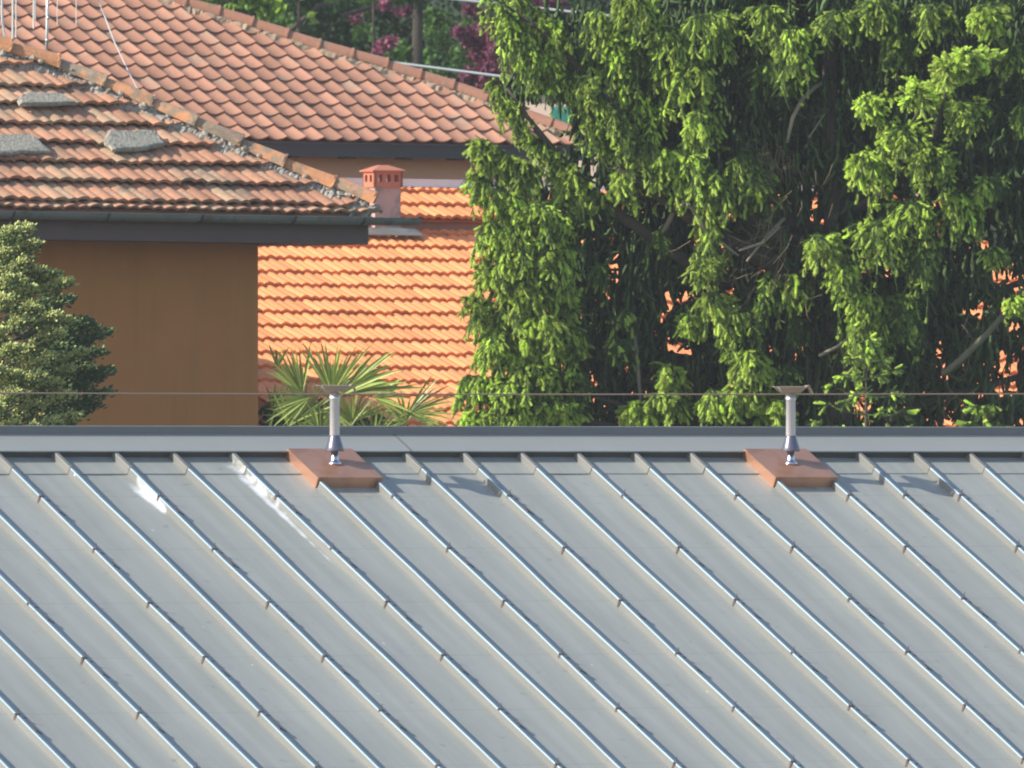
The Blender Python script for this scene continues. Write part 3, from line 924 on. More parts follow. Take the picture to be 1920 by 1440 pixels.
# ------------------------------------------------------------------ aerials on the old roof
aer = thing('tv_aerial', P(87, 128, 201.0), 'tall grey mast aerial with thin hanging rods, standing on the old hip', 'aerial')
Ya = 201.0; ma = Ya / F
am = MB(); am.tube([P(86, 138, Ya), P(88, 60, Ya), P(91, -120, Ya)], [.021, .019, .017], 10)
am.tube([P(90, 36, Ya), P(90.3, 31, Ya)], .026, 10); am.tube([P(88.4, 78, Ya), P(88.7, 73, Ya)], .026, 10)
am.box(P(80, 133, Ya - .05), np.array([.10, 0, -.03]), np.array([0, .1, 0]), np.array([0, 0, .03]))
obj('mast', am, M['alu'], aer, smooth=True)
am = MB(); am.tube([P(60, -40, Ya), P(150, -38, Ya)], .012, 8); obj('boom', am, M['alu'], aer)
for px, yb, r in ((107.5, 46, .0065), (143, 46, .0065), (66, 38, .009), (63, 54, .011)):
    am = MB(); am.tube([P(px + .8, -90, Ya), P(px, yb, Ya)], r, 6); obj('rod', am, M['alu'], aer)
aer2 = thing('tv_aerial', P(14, 108, 201.6), 'shorter aerial with a white box at its foot above the old hip', 'aerial')
am = MB(); am.tube([P(25, -120, 201.6), P(24, 76, 201.6)], .016, 8); am.tube([P(31, -110, 201.6), P(30, 70, 201.6)], .009, 6); obj('rod', am, M['alu'], aer2)
am = MB(); am.tube([P(12, 112, 201.6), P(12, 92, 201.6)], .02, 8); am.tube([P(12, 84, 201.6), P(4, 40, 201.6), P(2, -120, 201.6)], .016, 8)
am.tube([P(2, -60, 201.6), P(34, -60, 201.6)], .012, 8)
obj('mast', am, M['alu'], aer2)
am = MB()
am.box(P(4, 95, 201.5), np.array([.105, 0, 0]), np.array([0, .08, 0]), np.array([0, 0, .125]))
am.box(P(6, 76, 201.56), np.array([.085, 0, 0]), np.array([0, .06, 0]), np.array([0, 0, .012]))
obj('amplifier_box', am, M['white_plastic'], aer2)
gw = MB(); gw.tube([P(196, 30, 202), P(215, 80, 201.7), P(244, 140, 201.4), P(276, 203, 201.2)], .008, 6)
gw.tube([P(120, -160, 202.2), P(196, 30, 202)], .008, 6)
tag(obj('guy_wire', gw, M['cable']), 'thin pale guy wire slanting down in front of the brown tiles', 'wire')

# ------------------------------------------------------------------ overhead cables
def cable(pts, r, label):
    mb = MB(); mb.tube(pts, r, 8)
    tag(obj('overhead_cable', mb, M['cable'], smooth=True), label, 'cable', 'overhead cables before the wood')
cable([P(x, 96 + (x - 560) * .118 + ((x - 560) / 700) ** 2 * 9, 231) for x in np.linspace(300, 1180, 30)], .019, 'pale sagging cable that meets the brown hip and runs into the spruce')
cable([P(x, -18 + (x - 700) * .108, 233) for x in np.linspace(300, 1180, 30)], .019, 'pale cable along the very top edge, higher of the two')

# ------------------------------------------------------------------ pink house glimpsed beside the spruce
Yp = 236.0
ph = thing('pink_house', up(P(1100, 200, Yp), ground_z(Yp)), 'pale pink house with a green shutter glimpsed between hip roof and spruce', 'house')
mb = MB(); zg = ground_z(Yp) - 1
pw0 = P(986, 182, Yp); pw1 = P(1150, 182, Yp)
mb.box(up(pw0, zg), up(pw1, zg) - up(pw0, zg), np.array([0, 7, 0]), wz * (pw0[2] - zg))
obj('wall', mb, M['pink_wall'], ph)
mb = MB(); mb.box(pw0 + np.array([-.04, -.06, 0]), pw1 - pw0 + np.array([.08, 0, 0]), np.array([0, 7.1, 0]), wz * .05)
obj('coping', mb, M['plain_wall'], ph)
wi = MB(); wi.box(P(1074, 245, Yp - .02), np.array([.3, 0, 0]), np.array([0, .03, 0]), wz * .33)
w_o = obj('window', wi, M['near_black'], ph)  # window drawn as a near black box
for x0 in (1034, 1115):
    shm = MB(); q = P(x0, 246, Yp - .06)
    shm.box(q, np.array([.3, 0, 0]), np.array([0, .04, 0]), wz * .35)
    for k in range(9): shm.box(q + np.array([.03, -.012, .025 + .034 * k]), np.array([.24, 0, 0]), np.array([0, .012, .004]), wz * .02)
    obj('shutter', shm, M['shutter'], w_o)

# ------------------------------------------------------------------ foliage tools
def star_template(rings, seg=8, star=.5, twist=.4):
    V, Fq = [], []
    for j, (z, r) in enumerate(rings):
        for k in range(seg):
            a = 2 * math.pi * k / seg + twist * j
            rr = r * (1 if k % 2 == 0 else star)
            V.append((rr * math.cos(a), rr * math.sin(a), z + (.05 if k % 2 == 0 else 0)))
    for j in range(len(rings) - 1):
        for k in range(seg):
            Fq.append((j * seg + k, j * seg + (k + 1) % seg, (j + 1) * seg + (k + 1) % seg, (j + 1) * seg + k))
    return np.array(V), np.array(Fq)
def bristle(n, core, lean, width, z0=.0, z1=.9, tip=1.0, seed=1):
    """a thin stem set with small pointed needles (triangles)"""
    rs = random.Random(seed); V, Fq = [], []
    rings = [(0, core), (.5, core), (1.0, core * .3)]
    for z, r in rings:
        for k in range(4):
            V.append((r * math.cos(k * 1.571), r * math.sin(k * 1.571), z))
    for j in range(2):
        for k in range(4):
            a_, b_ = j * 4 + k, j * 4 + (k + 1) % 4
            Fq += [(a_, b_, b_ + 4), (a_, b_ + 4, a_ + 4)]
    for i in range(n):
        z = z0 + (z1 - z0) * (i + rs.random() * .6) / n
        a_ = i * 2.399 + rs.uniform(-.3, .3)
        env = math.sin(math.pi * min(.12 + z * .80, 1)) ** .5
        ln = tip * rs.uniform(.75, 1.1) * env
        c_, s_ = math.cos(a_), math.sin(a_)
        o = len(V); r0 = core * .6; w = width
        V += [(r0 * c_ - w * s_, r0 * s_ + w * c_, z), (r0 * c_ + w * s_, r0 * s_ - w * c_, z + .02), (ln * c_, ln * s_, z + lean)]
        Fq.append((o, o + 1, o + 2))
    return np.array(V), np.array(Fq)
T_SHOOT = bristle(52, .36, .22, .30, seed=2)
T_NEEDLE = bristle(22, .16, .22, .20, seed=3)
T_OLD = star_template([(0, .6), (.34, 1.0), (.67, 1.0), (1.0, .35)], 8, .35, .39)
T_BLOB = star_template([(0, .25), (.25, .9), (.6, 1.0), (.9, .55), (1.0, .1)], 6, .7, .5)

class Spray:
    def __init__(s): s.p, s.d, s.l, s.w, s.t = [], [], [], [], []
    def add(s, p, d, l, w, t):
        s.p.append(p); s.d.append(d); s.l.append(l); s.w.append(w); s.t.append(t)
    def thin(s, zones, prob, Y):
        """open natural gaps: leave out most sprays inside the zones (px, py, rx, ry)"""
        keep = []
        for i, p in enumerate(s.p):
            x = CX + F * p[0] / p[1]; y = CY - F * (p[2] - CZ) / p[1]
            k = any(((x - a) / c) ** 2 + ((y - b) / e) ** 2 < 1 for a, b, c, e in zones)
            if not (k and rng.random() < prob): keep.append(i)
        for nm in 'pdlwt':
            L = getattr(s, nm); setattr(s, nm, [L[i] for i in keep])
    def mesh(s, name, tpl, jit=.2, tip_tint=0.0):
        V0, F0 = tpl
        n, k = len(s.p), len(V0)
        p = np.array(s.p); d = np.array(s.d); d /= np.linalg.norm(d, axis=1, keepdims=True) + 1e-9
        ref = np.where(np.abs(d[:, 2:3]) > .9, np.array([[1.0, 0, 0]]), np.array([[0, 0, 1.0]]))
        x = np.cross(ref, d); x /= np.linalg.norm(x, axis=1, keepdims=True); y = np.cross(d, x)
        a = rng.uniform(0, 6.28, n)[:, None]
        x, y = x * np.cos(a) + y * np.sin(a), y * np.cos(a) - x * np.sin(a)
        l = np.array(s.l)[:, None, None]; w = np.array(s.w)[:, None, None]
        vx = V0[None, :, 0:1] * (1 + rng.normal(0, jit, (n, k, 1)))
        vy = V0[None, :, 1:2] * (1 + rng.normal(0, jit, (n, k, 1)))
        # gentle curl of each spray
        z = V0[None, :, 2:3]
        curl = rng.normal(0, .18, (n, 1, 1)) * z * z
        V = p[:, None, :] + (x[:, None, :] * (vx * w + curl * l) + y[:, None, :] * vy * w + d[:, None, :] * z * l)
        Fq = (F0[None] + (np.arange(n) * k)[:, None, None]).reshape(-1, F0.shape[1])
        tz = (np.clip(V0[:, 2], 0, 1) - .5) * tip_tint
        return fast_mesh(name, V.reshape(-1, 3), Fq, (np.array(s.t)[:, None] + tz[None]).ravel())

Z = np.array([0, 0, 1.0])
def unit(v): return v / (np.linalg.norm(v) + 1e-9)

def bough(base, tip, n, spread, hang, NE, SH, droop=.9, bright=1.0, sh_len=.102, sh_w=.0275, curtain=True, nsh=7):
    base, tip = np.asarray(base), np.asarray(tip)
    vs = rng.uniform(.72, 1.25); sh_len = sh_len * vs; sh_w = sh_w * vs ** .6; bt = rng.normal(0, .35); n = int(n / vs ** .8)
    dl = unit(tip - base)
    lat = np.cross(dl, Z)
    lat = unit(lat) if np.linalg.norm(lat) > .2 else np.array([1.0, 0, 0])
    L = np.linalg.norm(tip - base)
    sag = L * .10
    pt = lambda t: base + (tip - base) * t - Z * sag * (4 * t * (1 - t)) * .5
    # needles on the limb itself
    m = max(3, int(L / .14))
    for i in range(m):
        a, b = pt(i / m), pt((i + 1) / m)
        NE.add(a, b - a, np.linalg.norm(b - a) * 1.15, rng.uniform(.02, .032), rng.uniform(-1, 1))
    for i in range(n):
        t = .12 + .88 * rng.random() ** .8 if i else 1.0
        p = pt(t)
        sg = rng.choice([-1, 1])
        a = unit(dl * rng.uniform(.3, .9) + lat * sg * rng.uniform(.2, 1.0) + Z * rng.uniform(-.15, .3))
        if i == 0: a = unit(dl + Z * .1)
        l = spread * rng.uniform(.35, 1.15) * (1.15 - .55 * t)
        h = hang * rng.uniform(.15, 1.05)
        q = lambda s: p + a * l * s - Z * h * s ** 2.2
        k = 5
        pts = [q(j / k) for j in range(k + 1)]
        for u_, v_ in zip(pts, pts[1:]):
            NE.add(u_, v_ - u_, np.linalg.norm(v_ - u_) * 1.2, rng.uniform(.022, .036), rng.uniform(-1, 1))
        for j in range(5):
            s = rng.uniform(.15, .95); side = rng.normal(0, 1, 3)
            NE.add(q(s), unit(q(s + .05) - q(s)) * .9 + side * .45 - Z * .5, rng.uniform(.06, .15), rng.uniform(.016, .026), rng.uniform(-.4, 1.3))
        tn = rng.uniform(-1, 1)
        for j in range(nsh + 1):
            s = 1.0 if j == 0 else rng.uniform(.3, 1.0)
            tg = unit(q(min(s + .05, 1.05)) - q(s - .05))
            side = rng.normal(0, 1, 3); side = unit(side - tg * side.dot(tg))
            d = tg * .75 + side * .65 - Z * droop * rng.uniform(.4, 1.1)
            o = q(s) + side * .015
            if rng.random() < bright:
                SH.add(o, d, sh_len * rng.uniform(.42, 1.2), sh_w * rng.uniform(.6, 1.15), np.clip(bt + tn * .45 + rng.normal(0, .45), -1.3, 1.2))
            else:
                NE.add(o, d, sh_len * rng.uniform(.7, 1.4), .02, rng.uniform(-1, 1))
        if curtain:
            for j in range(2):
                s = rng.uniform(.3, 1.0); o = q(s); ln = h * rng.uniform(.3, 1.0)
                w = rng.normal(0, .05, 3)
                pts = [o - Z * ln * e + w * e * e for e in (0, .33, .66, 1.0)]
                for u_, v_ in zip(pts, pts[1:]):
                    NE.add(u_, v_ - u_, np.linalg.norm(v_ - u_) * 1.25, rng.uniform(.014, .024), rng.uniform(-1, 1))
                for _ in range(2):
                    e = rng.uniform(.5, 1.0)
                    if rng.random() < bright * .8:
                        side = rng.normal(0, .5, 3)
                        SH.add(o - Z * ln * e + w * e * e, -Z * 1.0 + side, sh_len * rng.uniform(.6, 1.05), sh_w * rng.uniform(.7, 1.1), rng.uniform(-1, .6))

# ------------------------------------------------------------------ the big spruce
YS = 186.0
SP = lambda px, py, d=0.0: P(px, py, YS + d)
mS = YS / F
tb = up(SP(1570, 800, .8), ground_z(YS))
spruce = thing('spruce_tree', tb, 'large drooping spruce with lime green new shoots filling the view behind the ridge', 'tree')
tr = MB(); tr.tube([tb - Z * .3, SP(1572, 700, .8), SP(1566, 450, .8), SP(1556, 200, .8), SP(1548, -200, .8)], [.24, .18, .125, .09, .07], 12, wob=.06)
obj('trunk', tr, M['bark'], spruce)
limbs = [  # points (px, py, depth), radii in px, material
    ([(1160, 318, -.5), (1240, 374, -.2), (1300, 412, .0), (1400, 470, .3), (1568, 560, .8)], (5, 9, 13, 16, 20), 'bark'),
    ([(1268, 388, -.3), (1288, 383, -.35), (1306, 396, -.4), (1320, 432, -.35), (1342, 470, -.3)], (4, 5, 5, 5, 4), 'dead_wood'),
    ([(1328, 448, -.3), (1350, 452, -.3), (1385, 480, -.3)], (3, 3, 2), 'dead_wood'),
    ([(1236, 446, .1), (1250, 424, .1), (1262, 398, .0)], (3, 5, 5), 'dead_wood'),
    ([(1767, 703, -.1), (1800, 676, -.1), (1850, 626, 0), (1890, 580, .1), (1940, 520, .2)], (6, 7, 6, 5, 4), 'mossy_wood'),
    ([(1190, 585, 1.1), (1250, 620, 1.2), (1330, 656, 1.2), (1480, 700, 1.0), (1570, 720, .8)], (6, 9, 11, 13, 15), 'bark'),
    ([(1150, 630, 1.2), (1260, 668, 1.2), (1400, 690, 1.1), (1568, 740, .8)], (5, 8, 10, 12), 'bark'),
    ([(1535, 668, .0), (1570, 650, .1), (1606, 624, .1)], (3, 4, 4), 'dead_wood'),
    ([(1476, 268, .1), (1486, 222, .1), (1504, 186, .2), (1530, 162, .5), (1556, 150, .8)], (3, 4, 4, 4, 5), 'dead_wood'),
    ([(1517, 258, .3), (1545, 215, .5), (1560, 195, .8)], (1.5, 2, 2), 'dead_wood'),
    ([(1660, 790, .6), (1760, 745, .8), (1920, 705, .9)], (10, 8, 6), 'bark'),
    ([(1570, 650, .8), (1700, 600, .9), (1830, 560, 1.0), (1940, 520, 1.1)], (12, 9, 7, 5), 'bark'),
    ([(1120, 160, -.7), (1150, 195, -.6), (1222, 290, -.3), (1300, 360, .1), (1560, 480, .8)], (2.5, 4, 6, 8, 11), 'bark'),
    ([(940, 5, -.8), (1000, 45, -.7), (1067, 107, -.5), (1180, 250, 0), (1400, 390, .6), (1565, 440, .8)], (2.5, 4, 6, 9, 11, 12), 'bark'),
    ([(950, 165, -.7), (985, 215, -.7), (1040, 285, -.5), (1130, 380, -.2), (1300, 500, .4), (1568, 600, .8)], (2.5, 4, 7, 11, 12, 14), 'bark'),
    ([(920, 690, -.5), (972, 735, -.4), (1100, 790, 0), (1300, 830, .5)], (2.5, 4, 6, 9), 'bark'),
    ([(1010, 690, -.3), (1100, 738, 0), (1180, 765, .2), (1400, 800, .6)], (2.5, 4, 6, 9), 'bark'),
    ([(1470, 410, .0), (1440, 440, -.2), (1400, 490, -.3)], (4, 3, 2), 'dead_wood'),
    ([(1385, 470, -.3), (1430, 455, -.3), (1462, 425, -.2)], (2, 3, 3), 'dead_wood'),
    ([(1455, 770, .2), (1490, 640, .5), (1500, 560, .7)], (3, 4, 4), 'bark'),
    ([(1030 + 160, 630, .2), (1196, 690, .2), (1204, 780, .2)], (4, 4, 3), 'dead_wood'),
    ([(1780, 120, -.9), (1770, 190, -.8), (1750, 260, -.5), (1700, 330, -.1), (1565, 420, .8)], (2, 3, 5, 7, 9), 'bark'),
    ([(1640, 200, -.6), (1690, 260, -.4), (1760, 150, -.5)], (2, 3, 2), 'mossy_wood'),
]
for pts, rr, mk in limbs:
    mb = MB(); mb.tube([SP(*p) for p in pts], [r * mS for r in rr], 8, wob=.08)
    obj('limb', mb, M[mk], spruce, smooth=True)
NE, SH, IN = Spray(), Spray(), Spray()
px_ = mS
# side boughs: base, tip (px, py, depth), twigs, spread px, hang px
side = [
    ((1200, 262, 0), (938, 4, -.8), 60, 75, 95), ((1150, 140, -.2), (960, -40, -.6), 46, 80, 100),
    ((1110, 350, -.3), (934, 158, -.7), 40, 45, 50), ((1060, 330, -.4), (905, 262, -.7), 40, 45, 60),
    ((1110, 420, -.3), (886, 322, -.8), 56, 55, 90), ((1100, 470, -.3), (895, 415, -.8), 56, 60, 100),
    ((1120, 560, -.2), (884, 505, -.7), 50, 60, 85), ((1110, 590, -.1), (880, 560, -.6), 46, 60, 85),
    ((1100, 640, -.1), (890, 625, -.6), 42, 60, 80), ((1110, 690, -.1), (872, 708, -.6), 44, 60, 75),
    ((1130, 740, -.1), (878, 770, -.6), 44, 60, 70), ((1100, 800, -.2), (900, 820, -.6), 40, 60, 60),
    ((1225, 295, -.3), (1112, 158, -.75), 50, 80, 80), ((1250, 250, 0), (1150, 90, -.5), 40, 70, 80),
    ((1290, 150, 0), (1120, 20, -.5), 44, 75, 90), ((1330, 120, .2), (1180, -30, -.4), 40, 80, 100),
    ((1150, 400, .0), (1050, 300, -.5), 34, 60, 70),
]
for b, t, n, s, h in side:
    n = int(n * 1.35)
    if t[1] > 280: t = (t[0] + rng.uniform(-8, 52), t[1] + rng.uniform(-18, 12), t[2]); h = h * rng.uniform(.55, .95)
    bough(SP(*b), SP(*t), n, s * px_, h * px_, NE, SH)
# boughs reaching towards the camera: centre px, size, hang, twigs, depth, droop, brightness
front = [
    (1250, 70, 75, 90, 30, -.3, .9, 1), (1200, 20, 70, 90, 26, -.4, .9, 1), (1330, 40, 75, 90, 30, -.2, .9, 1), (1285, 140, 80, 100, 34, -.4, .9, 1),
    (1320, 215, 60, 90, 28, -.4, .9, 1), (1250, 290, 70, 90, 30, -.5, .7, 1), (1300, 300, 70, 110, 32, -.5, .9, 1), (1345, 330, 60, 110, 28, -.5, .9, .9),
    (1395, 300, 60, 90, 22, -.3, .9, .6), (1420, 330, 50, 80, 20, -.3, .9, .6), (1180, 330, 60, 80, 22, -.3, .9, .9), (1330, 420, 50, 70, 16, -.1, .9, .7),
    (1000, 400, 70, 90, 30, -.8, .9, 1), (960, 450, 60, 80, 26, -.8, .9, 1), (1030, 480, 65, 100, 30, -.7, .9, 1), (970, 540, 60, 90, 26, -.7, .9, 1),
    (1010, 600, 70, 90, 30, -.7, .8, 1), (940, 640, 60, 70, 24, -.7, .9, 1), (1000, 690, 70, 80, 28, -.6, .9, 1), (1070, 620, 60, 90, 22, -.3, .9, .7),
    (950, 730, 70, 70, 26, -.7, .9, 1), (1040, 760, 70, 60, 24, -.4, .9, 1), (1080, 700, 50, 80, 18, -.2, .9, .6), (920, 790, 60, 50, 20, -.6, .9, 1),
    (1190, 765, 60, 50, 22, -.3, .6, 1), (1250, 690, 40, 60, 18, -.3, .3, 1), (1260, 745, 60, 50, 22, -.4, .6, 1), (1340, 740, 60, 70, 24, -.4, .9, 1),
    (1320, 490, 45, 60, 18, -.5, .7, 1), (1340, 560, 60, 90, 26, -.4, .9, 1), (1385, 590, 60, 100, 28, -.4, .9, 1), (1410, 670, 60, 90, 26, -.4, .9, 1),
    (1300, 590, 40, 60, 14, -.3, .9, 1), (1440, 520, 50, 110, 20, -.2, .9, .55), (1400, 740, 60, 60, 20, -.4, .9, 1), (1440, 760, 60, 50, 16, -.3, .9, 1),
    (1490, 520, 40, 90, 16, -.1, .9, .6), (1545, 450, 55, 60, 22, -.6, .4, 1), (1590, 500, 60, 90, 28, -.5, .9, 1), (1620, 560, 55, 110, 26, -.4, .9, 1),
    (1650, 430, 75, 80, 32, -.6, .7, 1), (1700, 390, 75, 80, 32, -.6, .6, 1), (1640, 300, 70, 80, 32, -.6, .6, 1), (1690, 250, 75, 70, 34, -.7, .2, 1),
    (1760, 290, 70, 80, 32, -.7, .2, 1), (1640, 190, 55, 50, 24, -.7, -.2, 1), (1720, 170, 55, 50, 24, -.8, -.4, 1), (1770, 120, 50, 50, 22, -.9, -.5, 1),
    (1815, 100, 45, 50, 20, -.9, -.5, 1), (1820, 200, 55, 60, 22, -.8, .1, 1), (1800, 370, 60, 90, 24, -.4, .9, 1), (1850, 340, 45, 60, 16, -.4, .6, 1),
    (1740, 450, 60, 110, 24, -.4, .9, .8), (1660, 560, 50, 90, 20, -.3, .9, .9), (1640, 640, 50, 80, 22, -.3, .9, 1), (1690, 560, 50, 100, 20, -.2, .9, .6),
    (1860, 470, 40, 60, 12, -.2, .9, .6), (1905, 560, 35, 40, 12, -.6, .4, 1), (1500, 60, 55, 90, 24, -.2, .9, .7), (1450, 20, 60, 90, 22, 0, .9, .9),
    (1490, 130, 40, 70, 14, -.1, .9, .6), (1570, 30, 60, 70, 22, 0, .9, .6), (1650, 10, 60, 60, 22, 0, .9, .7), (1700, 70, 60, 80, 18, .2, .9, .4),
    (1760, 20, 60, 70, 22, 0, .9, .6), (1860, 20, 60, 60, 24, -.2, .6, .8), (1900, 90, 40, 60, 14, 0, .9, .6), (1910, 200, 30, 60, 10, 0, .9, .5),
    (1500, 600, 40, 80, 12, .2, .9, .5), (1480, 690, 40, 70, 10, .2, .9, .5), (1130, 500, 40, 60, 10, .0, .9, .5), (1160, 590, 50, 90, 14, .2, .9, .4),
    (1170, 640, 40, 60, 12, -.1, .9, .6), (1230, 440, 36, 50, 9, .0, .9, .8), (1440, 120, 50, 80, 16, .1, .9, .5),
]
for cx, cy, sz, hg, n, d, dr, br in front:
    bx, by = cx + rng.uniform(0, 26), cy - sz * .35
    a = SP(bx, by, d + .9); t = SP(cx - rng.uniform(-10, 22), cy - sz * .15, d - .15)
    bough(a, t, int(n * 1.3), sz * .92 * px_, hg * .8 * px_, NE, SH, droop=dr, bright=br)
# inner curtains of older needles, colour also darkened for crown shade: (x0, x1, y0, y1, strands, depth range)
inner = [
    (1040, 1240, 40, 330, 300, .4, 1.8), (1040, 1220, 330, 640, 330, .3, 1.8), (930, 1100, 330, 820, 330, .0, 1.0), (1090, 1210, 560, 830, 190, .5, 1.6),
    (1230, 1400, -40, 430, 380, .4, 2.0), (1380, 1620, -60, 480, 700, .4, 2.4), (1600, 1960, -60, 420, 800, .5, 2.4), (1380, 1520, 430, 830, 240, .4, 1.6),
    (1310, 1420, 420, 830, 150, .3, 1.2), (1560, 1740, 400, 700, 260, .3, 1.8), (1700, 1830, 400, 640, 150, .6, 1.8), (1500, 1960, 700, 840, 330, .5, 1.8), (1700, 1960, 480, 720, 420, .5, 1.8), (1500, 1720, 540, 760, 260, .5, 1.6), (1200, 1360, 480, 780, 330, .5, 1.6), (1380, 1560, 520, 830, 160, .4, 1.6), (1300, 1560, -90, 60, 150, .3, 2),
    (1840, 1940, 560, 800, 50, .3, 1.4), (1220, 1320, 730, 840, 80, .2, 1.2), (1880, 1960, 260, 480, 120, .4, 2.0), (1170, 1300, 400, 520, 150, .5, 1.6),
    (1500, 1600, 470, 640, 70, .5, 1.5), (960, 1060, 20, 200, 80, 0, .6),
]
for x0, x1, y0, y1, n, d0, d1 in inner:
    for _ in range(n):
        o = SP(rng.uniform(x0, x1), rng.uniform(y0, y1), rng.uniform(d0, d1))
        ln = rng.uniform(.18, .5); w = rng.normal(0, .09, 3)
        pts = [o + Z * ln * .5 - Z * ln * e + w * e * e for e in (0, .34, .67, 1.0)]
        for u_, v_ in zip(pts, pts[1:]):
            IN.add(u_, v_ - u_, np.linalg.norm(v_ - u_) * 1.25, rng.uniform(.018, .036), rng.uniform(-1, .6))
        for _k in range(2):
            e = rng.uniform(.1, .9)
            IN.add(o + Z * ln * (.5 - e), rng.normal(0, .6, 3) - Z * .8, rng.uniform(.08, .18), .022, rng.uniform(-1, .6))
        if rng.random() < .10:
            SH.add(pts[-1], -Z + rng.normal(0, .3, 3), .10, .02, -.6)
gaps = [(1604, 742, 34, 40), (1886, 690, 34, 50), (1905, 512, 50, 24), (1830, 572, 34, 22), (1785, 790, 34, 16), (1268, 548, 30, 20), (1286, 644, 36, 18), (1560, 600, 10, 30),
        (1036, 218, 54, 46), (1050, 252, 44, 22), (1000, 190, 16, 14), (1900, 600, 14, 16)]
shade = [(1085, 125, 32, 36), (1200, 130, 24, 40), (1112, 312, 44, 22), (1110, 385, 52, 60), (1155, 470, 48, 84), (1230, 520, 52, 110), (1205, 660, 46, 60), (1135, 560, 30, 60), (1130, 690, 34, 50),
         (1410, 170, 40, 90), (1470, 220, 60, 70), (1530, 330, 60, 120), (1455, 400, 40, 50), (1590, 110, 50, 60), (1880, 290, 30, 90), (1890, 410, 40, 60), (1500, 640, 40, 60), (1790, 560, 60, 60)]
NE.thin(gaps, .88, YS); IN.thin(gaps, .92, YS); SH.thin(gaps, .93, YS); SH.thin(shade, .75, YS)
obj('crown', NE.mesh('crown', T_NEEDLE), M['needle'], spruce)
obj('inner_foliage', IN.mesh('inner_foliage', T_OLD), M['needle_old_shade'], spruce)
obj('new_growth', SH.mesh('new_growth', T_SHOOT, tip_tint=.7), M['shoot'], spruce)
# dry twig tangle in the middle of the tree
DT = MB()
for _ in range(95):
    c = SP(rng.normal(1440, 48), rng.normal(455, 60), rng.uniform(-.5, .1))
    d = unit(np.array([rng.normal(-.3, .5), rng.normal(0, .4), rng.normal(-.6, .5)])); l = rng.uniform(.12, .38)
    DT.tube([c, c + d * l * .5 + rng.normal(0, .02, 3), c + d * l + rng.normal(0, .03, 3)], [.006, .005, .003], 5)
for _ in range(60):
    c = SP(rng.normal(1440, 40), rng.normal(300, 20), rng.uniform(-.2, .2))
    d = unit(np.array([rng.normal(0, .3), rng.normal(0, .3), -1])); l = rng.uniform(.1, .3)
    DT.tube([c, c + d * l * .5 + rng.normal(0, .02, 3), c + d * l], [.006, .005, .003], 5)
obj('dry_twigs', DT, M['dead_twig'], spruce); DT = MB()
for _ in range(120):
    c = SP(rng.uniform(1480, 1900), rng.uniform(560, 800), rng.uniform(.3, 1.5))
    d = unit(np.array([rng.normal(0, .5), rng.normal(0, .3), -1])); l = rng.uniform(.15, .5)
    DT.tube([c, c + d * l * .5 + rng.normal(0, .03, 3), c + d * l], [.007, .006, .003], 5)
obj('dry_twigs', DT, M['dead_twig'], spruce)

# young spruce leader poking up behind the ridge
def young(px, top, bottom, d, label, sizes):
    root = thing('young_spruce', up(SP(px, bottom, d), ground_z(YS + d)), label, 'tree', 'young spruces behind the ridge')
    mb = MB(); mb.tube([up(SP(px, bottom, d), ground_z(YS + d) - .2), SP(px, bottom, d), SP(px + 1, top + 12, d)], [.05, .02, .007], 8)
    obj('trunk', mb, M['bark'], root)
    ne, sh_ = Spray(), Spray()
    y = top
    sh_.add(SP(px + 1, top + 14, d), Z, .11, .022, .2)
    whorl = 0
    while y < bottom + 40:
        r = (18 + (y - top) * .42) * px_ * sizes
        whorl += 1.1
        for k in range(5):
            a = whorl + k * 1.257 + rng.uniform(-.25, .25)
            tip = SP(px, y, d) + np.array([math.cos(a), math.sin(a) * .8, rng.uniform(-.05, .25)]) * r
            bough(SP(px, y + 6, d), tip, 2, r * .35, .03, ne, sh_, droop=.25, curtain=False, nsh=2)
        y += 33
    obj('crown', ne.mesh('crown', T_NEEDLE), M['needle'], root)
    obj('new_growth', sh_.mesh('new_growth', T_SHOOT, tip_tint=.7), M['shoot'], root)
young(1624, 640, 800, -1.2, 'small young spruce with an upright leader between the two dark gaps', 1.0)
young(1845, 765, 800, -1.0, 'tip of a young spruce just showing over the ridge under the mossy limb', 1.0)

# ------------------------------------------------------------------ false cypress by the ochre wall
YC = 184.0
CPt = lambda px, py, d=0.0: P(px, py, YC + d)
mC = YC / F
cb = up(CPt(-70, 800), ground_z(YC))
cyp = thing('cypress_tree', cb, 'bushy false cypress with olive gold sprays in front of the ochre wall', 'tree')
mb = MB(); mb.tube([cb - Z * .3, CPt(-70, 800), CPt(-66, 600), CPt(-60, 350)], [.16, .12, .08, .03], 10)
obj('trunk', mb, M['bark'], cyp)
CG, CD = Spray(), Spray()
limb_m = MB()
plumes = [(20, 430), (46, 425), (60, 455), (40, 490), (10, 470), (-20, 440), (70, 505), (122, 525), (98, 512), (50, 540), (20, 520), (60, 575), (40, 600), (10, 560), (100, 590),
          (110, 622), (90, 632), (125, 600), (60, 650), (20, 650), (-10, 620), (72, 680), (92, 668), (40, 700), (70, 702), (20, 700), (130, 690), (100, 720), (-10, 690),
          (30, 735), (100, 715), (60, 760), (20, 790), (-10, 760), (130, 740), (60, 800), (100, 790), (10, 820), (150, 660), (140, 780)]
dark = [(172, 606), (198, 622), (165, 640), (190, 660), (150, 600), (205, 695), (180, 705), (160, 720), (200, 735), (175, 760), (150, 770), (170, 690), (130, 560), (150, 700), (120, 650), (140, 740)]  # clumps turned from the sun, shade put into their colour
